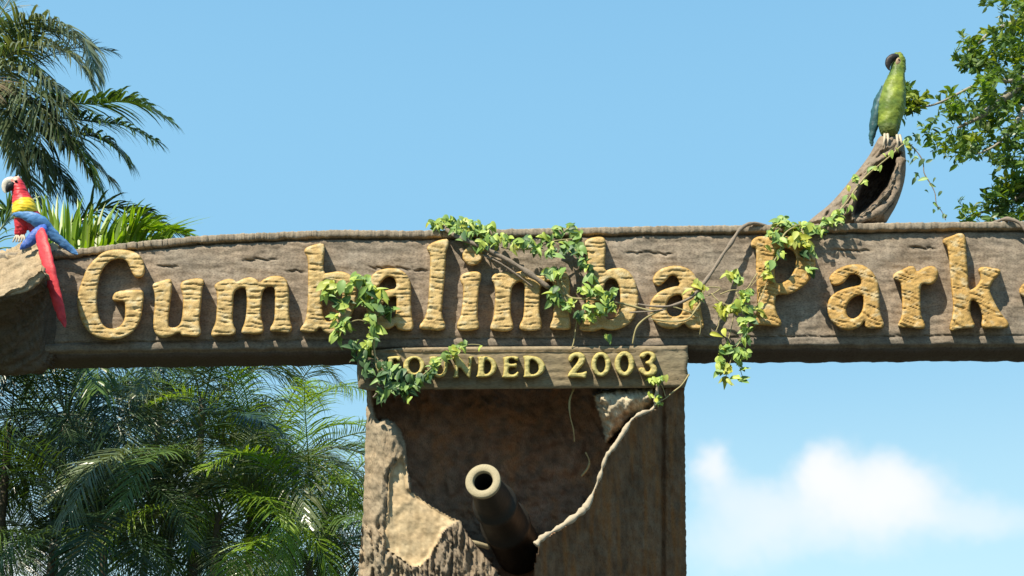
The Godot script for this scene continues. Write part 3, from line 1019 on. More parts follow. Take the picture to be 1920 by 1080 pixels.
# ---------------------------------------------------------------- perch on the right
func build_perch() -> void:
	var o := thing("perch_stump", "leaning broken branch stump with a hollow, standing on the beam under the green macaw", "stump")
	var poly := chaikin(pv([1508,422,1530,403,1550,388,1568,370,1585,350,1600,330,1618,308,1632,288,1640,272,1648,257,1660,250,1676,253,1690,259,1697,275,1699,310,1697,335,1690,362,1680,387,1668,407,1660,421,1600,423]))
	var hol := chaikin(pv([1692,283,1686,300,1678,322,1671,347,1655,370,1635,390,1612,405,1600,411,1597,395,1603,370,1612,345,1625,325,1645,306,1668,288]))
	var half := func(d: float) -> float:
		var k := clampf(1.0 - d / 34.0, 0.0, 1.0)
		return 0.17 * sqrt(maxf(0.0, 1.0 - k * k))
	var zf := func(p: Vector2, d: float) -> float:
		var z: float = -0.2 + half.call(d)
		var along := (p.x - 1520.0) * 0.62 + (420.0 - p.y) * 0.78
		var over := (p.x - 1520.0) * 0.78 - (420.0 - p.y) * 0.62
		z += 0.05 * (nr.get_noise_2d(over * 7.0 + 10.0 * nz.get_noise_2d(p.x * 3.0, p.y * 3.0), along * 1.5) - 0.3) * clampf(d / 6.0, 0.0, 1.0)
		z += 0.03 * nz.get_noise_2d(p.x * 5.0, p.y * 5.0) * clampf(d / 6.0, 0.0, 1.0)
		var h := dist_edge(p, hol)
		if Geometry2D.is_point_in_polygon(p, hol):
			z -= 0.30 * smoothstep(0.0, 12.0, h)
		else:
			z += 0.03 * clampf(1.0 - h / 8.0, 0.0, 1.0)
		return maxf(z, -0.45)
	var zb := func(_p: Vector2, d: float) -> float: return -0.24 - 1.5 * half.call(d)
	var cf := func(p: Vector2, _d: float) -> Color:
		var c := stone(Vector2(p.x * 2.0, p.y * 2.0), Color(0.235, 0.19, 0.145), 0.4)
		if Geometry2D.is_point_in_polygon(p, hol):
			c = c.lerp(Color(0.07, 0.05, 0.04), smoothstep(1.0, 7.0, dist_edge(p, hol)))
		return c
	var st := begin()
	slab(st, [poly], 3.0, zf, cf, zb)
	part("stump", done(st), M.bark, o)
	st = begin()
	tube(st, pts3([1690, 300, -0.06, 1681, 328, -0.04, 1682, 348, -0.04, 1672, 372, -0.03, 1652, 393, -0.03, 1628, 408, -0.03, 1602, 416, -0.05]), 0.035, 0.03, 8, 6, 0.9, Color(0.24, 0.195, 0.15))
	part("root_rim", done(st), M.bark, o)

# ---------------------------------------------------------------- macaw statues
func feathers(p: Vector3, n: Vector3) -> Vector3:
	var wob := 0.022 * nz.get_noise_3dv(p * 700.0)
	var rowf := (p.y + wob) / 0.025
	var row := floorf(rowf)
	var across := (p.x * 1.0 + p.z * 0.7 + wob) / 0.034 + (0.5 if int(row) % 2 == 0 else 0.0)
	var cx := (across - floorf(across)) * 2.0 - 1.0
	var lap := 1.0 - (rowf - row)          # each feather thickens towards its lower end
	return n * (0.0045 * lap * (1.0 - cx * cx) + 0.008 * nf.get_noise_3dv(p * 1300.0))

func plain_colour(c: Color, vary := 0.25) -> Callable:
	return func(p: Vector3, _u: float, _v: float) -> Color:
		return stone(Vector2(p.x * 600.0 + p.z * 300.0, p.y * 600.0), c, vary)

func build_red_macaw() -> void:
	var o := thing("macaw_statue", "painted red, yellow and blue macaw statue with long red tail on the log end", "statue", "painted macaw statues on the arch")
	var z := 0.10
	var red := Color(0.52, 0.035, 0.045)
	var body := func(p: Vector3, u: float, v: float) -> Color:
		var c := red
		if u < 0.30:
			c = red.lerp(Color(0.70, 0.52, 0.40), clampf(nz.get_noise_3dv(p * 600.0) * 1.6 + 0.75 - u * 4.2, 0.0, 1.0))
		var band := u + 0.035 * nz.get_noise_3dv(p * 500.0)
		if band > 0.45 and band < 0.70:
			c = Color(0.70, 0.50, 0.03)
		return stone(Vector2(p.x * 600.0, p.y * 600.0), c, 0.3)
	var st := begin()
	rings(st, [[35, 331, 1.8, z, 1.0], [31, 338, 8.8, z, 1.0], [33, 348, 11.4, z, 1.0], [37, 360, 13.2, z, 1.0], [41, 373, 15.8, z, 1.0], [45, 387, 20.2, z, 1.0], [47, 399, 22.0, z, 0.95], [44, 412, 16.7, z, 0.95], [40, 427, 11.4, z, 1.0], [37, 440, 7.9, z, 1.0], [37, 446, 2.6, z, 1.0]], 10, body, feathers, 14, 3)
	part("body", done(st), M.paint, o)
	st = begin()
	rings(st, [[46, 396, 8, z - .02, 1.0], [56, 408, 19, z - .02, 0.9], [68, 425, 15, z, 0.9], [76, 440, 11, z + .05, 0.8], [82, 455, 8, z + .12, 0.6]], 5, plain_colour(Color(0.34, 0.03, 0.05)), feathers)
	part("rump", done(st), M.paint, o)
	st = begin()
	rings(st, [[25, 402, 2, z + .06, 0.5], [38, 403, 6, z + .08, 0.5], [60, 408, 11, z + .09, 0.5], [78, 420, 13, z + .07, 0.5], [97, 438, 10, z + .04, 0.4], [115, 453, 8, z + .02, 0.4], [134, 468, 6, z, 0.4], [146, 477, 1.5, z, 0.4]], 6, plain_colour(Color(0.075, 0.20, 0.42), 0.5), feathers)
	part("wing", done(st), M.paint, o, "blue wing sweeping down to the right")
	st = begin()
	rings(st, [[84, 422, 4, z + .12, 0.5], [78, 431, 11, z + .14, 0.5], [66, 443, 12, z + .16, 0.5], [53, 455, 9, z + .17, 0.5], [43, 464, 5, z + .18, 0.5], [38, 468, 1, z + .18, 0.5]], 6, plain_colour(Color(0.04, 0.10, 0.36), 0.5), feathers)
	part("wing", done(st), M.paint, o, "dark blue wing tip pointing down to the left")
	st = begin()
	rings(st, [[72, 428, 6, z + .12, 0.5], [76, 440, 11, z + .18, 0.4], [84, 470, 11.5, z + .27, 0.35], [94, 510, 11, z + .31, 0.35], [104, 550, 10.5, z + .31, 0.35], [113, 583, 8.5, z + .29, 0.35], [120, 604, 5, z + .28, 0.35], [123, 614, 1, z + .28, 0.35]], 6, plain_colour(Color(0.50, 0.04, 0.05), 0.45), feathers)
	part("tail", done(st), M.paint, o)
	st = begin()
	rings(st, [[28, 339, 6.2, z + .01, 0.8], [20, 339, 7.8, z + .01, 0.7], [13, 342, 7.8, z + .01, 0.6], [9, 349, 6.2, z + .01, 0.5], [8, 357, 3.1, z + .01, 0.5], [10, 362, 0.8, z + .01, 0.5]], 5, plain_colour(Color(0.62, 0.58, 0.50), 0.15), no_shift)
	part("beak", done(st), M.paint, o, "ivory upper beak")
	st = begin()
	rings(st, [[25, 346, 7, z + .03, 1.0], [19, 350, 7.5, z + .045, 0.9], [15, 356, 5, z + .045, 0.8], [13, 361, 1, z + .045, 0.7]], 4, plain_colour(Color(0.02, 0.02, 0.02), 0.1), no_shift)
	part("beak", done(st), M.paint, o, "black lower beak")
	var e := SphereMesh.new()
	e.radius = 0.011
	e.height = 0.022
	part("eye", e, M.black, o).position = P(30, 340, z + 0.052)
	for f in [[32, 440], [42, 440]]:
		st = begin()
		for k in [-1, 0, 1]:
			tube(st, pts3([f[0], f[1], z, f[0] + k * 4, f[1] + 6, z + 0.04, f[0] + k * 6 - 2, f[1] + 14, z + 0.05]), 0.012, 0.005, 6, 4)
		part("foot", done(st), M.claw, o)

func build_green_macaw() -> void:
	var o := thing("macaw_statue", "painted green macaw statue with dark beak upright on the branch stump", "statue", "painted macaw statues on the arch")
	var z := -0.14
	var green := func(p: Vector3, u: float, v: float) -> Color:
		var c := Color(0.20, 0.25, 0.03).lerp(Color(0.07, 0.12, 0.025), clampf(0.5 + nz.get_noise_3dv(p * 500.0), 0.0, 1.0))
		if u > 0.82:
			c = c.lerp(Color(0.10, 0.12, 0.04), 0.6)
		if u < 0.06:
			c = Color(0.33, 0.05, 0.06)
		return stone(Vector2(p.x * 600.0, p.y * 600.0), c, 0.35)
	var st := begin()
	rings(st, [[1682, 99, 1.9, z, 1.0], [1683, 103, 8.4, z, 1.0], [1684, 113, 12.1, z, 1.0], [1684, 125, 13.0, z, 1.0], [1682, 138, 14.0, z, 1.0], [1678, 156, 17.7, z, 1.0], [1675, 177, 22.3, z, 0.95], [1672, 199, 24.2, z, 0.95], [1669, 219, 21.4, z, 0.95], [1667, 238, 18.6, z, 0.95], [1667, 250, 14.0, z, 1.0], [1667, 257, 5.6, z, 1.0]], 10, green, feathers, 14, 4)
	part("body", done(st), M.paint, o)
	st = begin()
	rings(st, [[1657, 162, 3, z - .03, 1.4], [1651, 180, 7, z - .04, 1.4], [1645, 203, 9, z - .05, 1.2], [1640, 228, 8.5, z - .06, 1.0], [1636, 250, 6, z - .07, 0.9], [1634, 264, 4, z - .08, 0.8], [1635, 273, 1, z - .08, 0.8]], 6, plain_colour(Color(0.03, 0.085, 0.095), 0.6), feathers, 10, 3)
	part("wing", done(st), M.paint, o, "dark blue-green folded wing")
	st = begin()
	rings(st, [[1683, 108, 6.2, z + .03, 1.0], [1675, 108, 7.8, z + .035, 0.9], [1668, 113, 7.4, z + .035, 0.75], [1665, 121, 5.5, z + .035, 0.65], [1666, 128, 2.7, z + .035, 0.6], [1668, 132, 0.8, z + .035, 0.6]], 5, func(p: Vector3, u: float, v: float) -> Color:
		return Color(0.55, 0.52, 0.46) if (v > 0.42 and v < 0.72 and u < 0.75 and u > 0.15) else Color(0.025, 0.022, 0.022), no_shift, 12, 3)
	part("beak", done(st), M.paint, o, "black hooked beak with pale ridge")
	st = begin()
	rings(st, [[1684, 106, 2, z + .045, 0.6], [1685, 111, 4.5, z + .05, 0.5], [1684, 118, 5, z + .05, 0.5], [1682, 124, 2, z + .045, 0.6]], 4, plain_colour(Color(0.27, 0.19, 0.12), 0.3), no_shift)
	part("cheek", done(st), M.paint, o, "bare pinkish cheek patch")
	var e := SphereMesh.new()
	e.radius = 0.007
	e.height = 0.014
	part("eye", e, M.black, o).position = P(1685.5, 112, z + 0.062)
	for f in [[1659, 252, -3], [1682, 254, 2]]:
		st = begin()
		for k in [0, 1]:
			tube(st, pts3([f[0] + k * 5, f[1], z + 0.06, f[0] + k * 7 + f[2] * 0.3, f[1] + 10, z + 0.13, f[0] + k * 8 + f[2], f[1] + 23 - k * 4, z + 0.12]), 0.013, 0.006, 6, 4)
		part("foot", done(st), M.claw, o)

# ---------------------------------------------------------------- creepers
func build_vines() -> void:
	var v := thing("creeper", "leafy green creeper draped over the beam top and down over the second m and b", "creeper", "creepers growing on the arch")
	stem(v, [832, 424, 0.05, 850, 440, 0.10, 886, 456, 0.16, 926, 474, 0.18, 976, 502, 0.19, 1030, 540, 0.19], 3.6, 5.2, M.wood, 0.7)
	stem(v, [905, 478, 0.16, 935, 492, 0.17, 965, 512, 0.16, 1000, 538, 0.16], 2.4, 1.6, M.wood, 0.9)
	stem(v, [1046, 512, 0.18, 1058, 540, 0.2, 1070, 558, 0.21, 1110, 561, 0.22, 1160, 568, 0.21, 1200, 578, 0.2, 1230, 585, 0.2], 2.2, 2.4, M.woodlight, 0.4)
	stem(v, [940, 464, 0.14, 965, 468, 0.17, 1000, 466, 0.18, 1040, 452, 0.15, 1075, 448, 0.12], 1.3, 1.2, M.woodlight)
	stem(v, [1062, 450, 0.14, 1080, 470, 0.18, 1098, 492, 0.19, 1105, 520, 0.2, 1108, 548, 0.2], 1.4, 1.2, M.woodlight)
	stem(v, [1084, 590, 0.17, 1080, 612, 0.16, 1076, 640, 0.15, 1072, 652, 0.15], 1.3, 1.0, M.woodlight)
	put_leaves(v, [[812, 421, 5, 10, 0.02, 0], [835, 416, 7, 11, 0.03, 0], [862, 418, 8, 12, 0.05, 0], [890, 424, 8, 12, 0.07, 0], [913, 430, 7, 11, 0.09, 0], [855, 434, 4, 9, 0.1, 1], [880, 444, 6, 11, 0.13, 1], [900, 458, 5, 9, 0.17, 1], [922, 450, 6, 11, 0.16, 0], [944, 448, 6, 11, 0.16, 0], [970, 458, 5, 10, 0.18, 0], [990, 452, 6, 11, 0.18, 1], [1006, 466, 6, 11, 0.2, 1], [1024, 450, 6, 11, 0.17, 1], [1034, 470, 5, 10, 0.2, 1], [1048, 434, 4, 9, 0.08, 0], [1072, 428, 5, 9, 0.07, 1], [1080, 442, 4, 8, 0.1, 1], [1062, 462, 5, 10, 0.18, 1], [1082, 468, 5, 10, 0.2, 1], [1095, 490, 5, 9, 0.21, 1], [1104, 500, 3, 6, 0.21, 1]], 23.0)
	v = thing("creeper", "leafy creeper spur hanging over the right half of the second m and the second b", "creeper", "creepers growing on the arch")
	stem(v, [1040, 500, 0.17, 1046, 530, 0.2, 1060, 560, 0.2, 1080, 590, 0.18], 1.6, 1.0, M.woodlight)
	stem(v, [1100, 562, 0.2, 1120, 552, 0.22, 1150, 545, 0.22], 1.2, 0.8, M.woodlight)
	put_leaves(v, [[1034, 512, 6, 10, 0.22, 1], [1048, 508, 3, 7, 0.22, 0], [1110, 522, 4, 8, 0.22, 1], [1040, 548, 7, 11, 0.23, 1], [1036, 562, 4, 9, 0.22, 2], [1056, 572, 5, 10, 0.22, 1], [1070, 566, 3, 6, 0.22, 0], [1090, 547, 5, 9, 0.24, 0], [1112, 546, 7, 11, 0.24, 0], [1132, 556, 5, 9, 0.24, 0], [1147, 548, 4, 8, 0.24, 1], [1104, 576, 4, 8, 0.23, 1], [1124, 580, 5, 9, 0.23, 0], [1143, 576, 4, 8, 0.23, 1], [1085, 592, 4, 7, 0.22, 2], [1107, 594, 3, 7, 0.22, 0], [1141, 630, 2, 5, 0.18, 0]], 23.0)

	v = thing("creeper", "bright creeper climbing from the name board's left corner over first b and a", "creeper", "creepers growing on the arch")
	stem(v, [745, 735, 0.2, 712, 700, 0.24, 702, 660, 0.25, 698, 620, 0.24, 692, 570, 0.22, 675, 548, 0.22, 640, 555, 0.24, 612, 550, 0.24], 2.6, 1.2, M.woodlight)
	stem(v, [700, 610, 0.24, 672, 600, 0.25, 640, 612, 0.25], 1.3, 1.0, M.woodlight)
	stem(v, [715, 700, 0.22, 690, 676, 0.22, 668, 672, 0.2, 655, 680, 0.2], 1.5, 1.0, M.wood)
	put_leaves(v, [[615, 534, 4, 8, 0.25, 3], [630, 542, 4, 9, 0.25, 0], [612, 553, 3, 8, 0.25, 1], [650, 541, 4, 10, 0.25, 0], [632, 570, 4, 9, 0.25, 1], [648, 566, 3, 8, 0.25, 1], [624, 590, 3, 7, 0.25, 0], [682, 528, 4, 9, 0.24, 1], [694, 538, 4, 9, 0.24, 0], [668, 524, 3, 8, 0.24, 0], [688, 552, 4, 9, 0.24, 1], [712, 549, 4, 9, 0.24, 0], [636, 614, 5, 10, 0.26, 0], [648, 606, 3, 8, 0.26, 0], [630, 630, 3, 8, 0.26, 0], [678, 565, 3, 9, 0.22, 1], [700, 572, 4, 10, 0.22, 1], [728, 582, 3, 9, 0.2, 2], [696, 597, 4, 9, 0.22, 1], [702, 616, 4, 8, 0.22, 0], [700, 632, 3, 8, 0.22, 1], [686, 646, 3, 8, 0.25, 0], [660, 650, 3, 8, 0.24, 2], [688, 662, 4, 10, 0.25, 2], [662, 672, 2, 6, 0.25, 1]], 28.0)
	v = thing("creeper", "dark bushy creeper over the F of the name board, one sprig over the U", "creeper", "creepers growing on the arch")
	stem(v, [700, 745, 0.2, 722, 722, 0.24, 750, 712, 0.25, 780, 710, 0.26], 2.0, 1.2, M.wood)
	stem(v, [790, 706, 0.26, 808, 690, 0.27, 832, 668, 0.27, 856, 652, 0.25, 880, 646, 0.22, 902, 647, 0.2], 1.6, 0.9, M.woodlight)
	put_leaves(v, [[690, 690, 6, 13, 0.24, 2], [722, 690, 6, 13, 0.25, 2], [722, 708, 8, 14, 0.26, 2], [744, 702, 8, 14, 0.27, 2], [738, 724, 8, 14, 0.26, 2], [760, 732, 6, 13, 0.25, 2], [768, 716, 6, 13, 0.27, 2], [790, 712, 6, 12, 0.27, 2], [765, 748, 2, 6, 0.28, 0], [715, 742, 5, 10, 0.22, 2], [806, 700, 3, 8, 0.27, 2]], 25.0)
	put_leaves(v, [[808, 690, 3, 7, 0.28, 1], [818, 678, 4, 7, 0.28, 0], [834, 667, 4, 7, 0.28, 0], [850, 654, 4, 7, 0.27, 0], [868, 648, 4, 7, 0.25, 0], [852, 662, 2, 6, 0.27, 3], [896, 647, 2, 6, 0.22, 0]], 18.0)

	v = thing("creeper", "creeper with bare woody stems across the last a before P and hanging yellowish leaves", "creeper", "creepers growing on the arch")
	stem(v, [1436, 424, 0.02, 1410, 419, 0.06, 1388, 430, 0.10, 1368, 460, 0.12, 1356, 476, 0.13, 1340, 502, 0.15, 1322, 528, 0.18, 1306, 548, 0.21, 1288, 562, 0.22, 1256, 574, 0.22, 1220, 574, 0.21, 1196, 570, 0.2], 4.0, 2.2, M.wood, 0.7)
	stem(v, [1318, 545, 0.2, 1316, 562, 0.21, 1304, 582, 0.22, 1288, 599, 0.22, 1256, 603, 0.21, 1220, 598, 0.2], 2.0, 1.5, M.woodlight)
	stem(v, [1252, 576, 0.21, 1222, 590, 0.2, 1204, 602, 0.18, 1192, 618, 0.17, 1186, 645, 0.15], 2.4, 1.8, M.woodlight)
	stem(v, [1262, 575, 0.22, 1290, 584, 0.22, 1308, 590, 0.2, 1314, 606, 0.18, 1312, 628, 0.16], 1.6, 0.8, M.woodlight)
	stem(v, [1180, 586, 0.2, 1216, 584, 0.21, 1248, 580, 0.22], 1.8, 1.4, M.wood)
	stem(v, [1322, 538, 0.19, 1350, 540, 0.19, 1338, 550, 0.19, 1322, 556, 0.19], 1.3, 1.0, M.woodlight)
	stem(v, [1334, 550, 0.19, 1344, 562, 0.2, 1358, 570, 0.2, 1372, 573, 0.2], 1.3, 1.0, M.woodlight)
	stem(v, [1350, 552, 0.19, 1372, 544, 0.19, 1398, 543, 0.2, 1412, 524, 0.2, 1420, 512, 0.19], 1.3, 0.9, M.woodlight)
	stem(v, [1380, 548, 0.2, 1392, 575, 0.21, 1394, 605, 0.21, 1390, 635, 0.21, 1376, 660, 0.2, 1366, 690, 0.2, 1358, 716, 0.2], 1.4, 0.8, M.woodlight)
	stem(v, [1346, 582, 0.2, 1348, 605, 0.2, 1342, 622, 0.2], 0.9, 0.8, M.woodlight)
	stem(v, [1376, 588, 0.2, 1372, 612, 0.2, 1364, 640, 0.2, 1352, 664, 0.2], 1.0, 0.8, M.woodlight)
	stem(v, [1385, 670, 0.2, 1388, 692, 0.2, 1394, 712, 0.2], 0.8, 0.6, M.woodlight)
	put_leaves(v, [[1296, 546, 2, 6, 0.22, 3], [1308, 532, 3, 6, 0.21, 3], [1320, 540, 2, 5, 0.21, 3], [1310, 556, 3, 6, 0.22, 1], [1300, 568, 2, 6, 0.22, 0], [1366, 516, 3, 6, 0.17, 3], [1378, 514, 4, 7, 0.17, 0], [1386, 526, 3, 6, 0.17, 0], [1396, 554, 5, 8, 0.22, 0], [1404, 548, 3, 7, 0.22, 1], [1346, 576, 3, 6, 0.22, 3], [1358, 584, 4, 7, 0.22, 3], [1370, 578, 4, 8, 0.22, 3], [1388, 568, 4, 8, 0.22, 0], [1402, 580, 5, 8, 0.23, 1], [1406, 596, 5, 8, 0.23, 1], [1392, 602, 4, 8, 0.23, 0], [1400, 620, 5, 8, 0.23, 1], [1396, 636, 4, 7, 0.22, 1], [1340, 626, 1, 1, 0.21, 3], [1356, 620, 1, 1, 0.21, 3], [1356, 656, 4, 7, 0.22, 0], [1368, 654, 4, 7, 0.22, 1], [1384, 660, 4, 8, 0.22, 0], [1400, 662, 3, 6, 0.22, 0], [1352, 678, 4, 7, 0.22, 0], [1362, 690, 4, 7, 0.22, 3], [1348, 696, 2, 5, 0.22, 0], [1386, 680, 3, 6, 0.22, 1], [1390, 694, 2, 5, 0.22, 1], [1356, 712, 2, 4, 0.22, 3], [1366, 714, 2, 4, 0.22, 3], [1380, 706, 2, 5, 0.22, 1], [1394, 712, 2, 4, 0.22, 2]], 22.0)

	v = thing("creeper", "bushy yellow-green creeper hanging from the beam top over the P", "creeper", "creepers growing on the arch")
	stem(v, [1560, 424, 0.0, 1530, 424, 0.06, 1495, 424, 0.1, 1470, 440, 0.15, 1462, 470, 0.18, 1448, 496, 0.18, 1440, 516, 0.18], 1.8, 1.0, M.woodlight)
	stem(v, [1500, 426, 0.1, 1512, 450, 0.16, 1518, 480, 0.18, 1520, 506, 0.18], 1.3, 0.8, M.woodlight)
	stem(v, [1444, 514, 0.18, 1436, 535, 0.18, 1426, 560, 0.17, 1420, 572, 0.17], 1.2, 0.8, M.woodlight)
	stem(v, [1440, 514, 0.18, 1422, 522, 0.17, 1408, 538, 0.17], 1.0, 0.7, M.woodlight)
	put_leaves(v, [[1455, 416, 4, 8, 0.04, 0], [1470, 414, 5, 8, 0.03, 1], [1484, 424, 6, 9, 0.06, 0], [1502, 424, 5, 9, 0.06, 0], [1522, 428, 5, 8, 0.06, 0], [1542, 432, 3, 7, 0.06, 1], [1450, 438, 5, 8, 0.13, 0], [1464, 448, 5, 8, 0.16, 1], [1484, 452, 5, 8, 0.17, 3], [1500, 446, 5, 9, 0.16, 3], [1512, 458, 4, 8, 0.17, 3], [1520, 468, 3, 6, 0.18, 0], [1464, 476, 3, 5, 0.18, 1], [1440, 462, 2, 6, 0.17, 3], [1446, 494, 4, 6, 0.19, 1], [1506, 476, 3, 5, 0.18, 2], [1519, 506, 3, 4, 0.18, 1], [1440, 515, 4, 7, 0.19, 3], [1424, 575, 2, 5, 0.18, 3], [1430, 588, 2, 5, 0.18, 3]], 23.0)

	v = thing("creeper", "thin twining creeper climbing the perch stump and dangling in the air on its right", "creeper", "creepers growing on the arch")
	stem(v, [1536, 426, 0.06, 1560, 408, 0.06, 1582, 386, 0.06, 1602, 358, 0.06, 1622, 332, 0.06, 1650, 308, 0.07, 1672, 290, 0.08, 1692, 272, 0.04, 1706, 268, 0.0], 1.6, 1.2, M.woodlight)
	stem(v, [1704, 268, 0.0, 1722, 288, 0.0, 1731, 305, 0.0, 1733, 325, 0.0, 1745, 345, 0.0, 1753, 362, 0.0, 1756, 382, 0.0, 1766, 397, 0.0, 1773, 413, 0.0], 1.2, 0.6, M.wood)
	put_leaves(v, [[1658, 290, 1, 1, 0.1, 0], [1671, 287, 2, 2, 0.1, 0], [1681, 280, 1, 1, 0.1, 0], [1630, 317, 2, 2, 0.09, 1], [1642, 316, 2, 2, 0.09, 0], [1651, 314, 1, 1, 0.09, 0], [1605, 334, 3, 3, 0.09, 0], [1623, 340, 2, 2, 0.09, 0], [1590, 352, 2, 3, 0.09, 3], [1600, 368, 2, 2, 0.09, 0], [1586, 370, 2, 3, 0.09, 1], [1593, 390, 2, 4, 0.08, 0], [1577, 397, 3, 5, 0.08, 1], [1567, 400, 3, 5, 0.08, 0], [1550, 414, 4, 7, 0.08, 0], [1574, 411, 4, 6, 0.08, 1], [1702, 262, 3, 5, 0.02, 1], [1718, 254, 3, 5, 0.02, 2], [1722, 264, 2, 3, 0.02, 0], [1706, 275, 3, 4, 0.02, 0], [1716, 280, 2, 3, 0.02, 1], [1705, 288, 2, 3, 0.0, 2], [1702, 301, 1, 1, 0.0, 2], [1716, 297, 2, 3, 0.0, 2], [1727, 302, 2, 2, 0.0, 2], [1740, 303, 1, 1, 0.0, 2], [1720, 327, 2, 2, 0.0, 2], [1715, 338, 1, 1, 0.0, 2], [1733, 336, 1, 1, 0.0, 2], [1753, 335, 1, 1, 0.0, 2], [1747, 346, 1, 1, 0.0, 2], [1737, 358, 1, 1, 0.0, 2]], 18.0)
	put_leaves(v, [[1764, 361, 1, 1, 0.0, 2], [1753, 381, 2, 2, 0.0, 2], [1751, 394, 1, 1, 0.0, 2], [1762, 391, 2, 3, 0.0, 2], [1771, 405, 2, 3, 0.0, 2]], 12.0)

	v = thing("creeper", "small creeper sprig with few lime leaves below the 3 on the name board", "creeper", "creepers growing on the arch")
	stem(v, [1292, 702, 0.15, 1278, 722, 0.17, 1262, 735, 0.18, 1246, 748, 0.18, 1236, 752, 0.18], 1.5, 1.0, M.woodlight)
	stem(v, [1248, 744, 0.18, 1240, 722, 0.2, 1222, 714, 0.2], 1.0, 0.8, M.woodlight)
	put_leaves(v, [[1222, 713, 4, 6, 0.2, 0], [1236, 712, 4, 5, 0.2, 0], [1246, 710, 2, 4, 0.2, 3], [1219, 741, 2, 3, 0.19, 0], [1233, 746, 3, 4, 0.19, 0], [1238, 757, 3, 4, 0.19, 1]], 15.0)

	v = thing("dry_vine", "pale dry vine strand hanging below the name board inside the pillar hollow", "vine", "bare vines on the arch")
	stem(v, [1076, 728, 0.02, 1068, 752, 0.0, 1069, 780, -0.02, 1075, 805, -0.06, 1077, 828, -0.10], 1.8, 1.0, M.woodlight, 0.9)
	stem(v, [1098, 848, -0.25, 1105, 864, -0.25, 1102, 878, -0.25, 1090, 893, -0.25], 1.6, 2.6, M.woodlight, 0.9)

	v = thing("dry_vine", "grey woody root lying over the beam top at the right edge", "vine", "bare vines on the arch")
	stem(v, [1862, 418, 0.0, 1885, 411, 0.05, 1908, 416, 0.09, 1922, 430, 0.1, 1940, 448, 0.09, 1960, 470, 0.08], 3.6, 4.0, M.wood, 0.8)

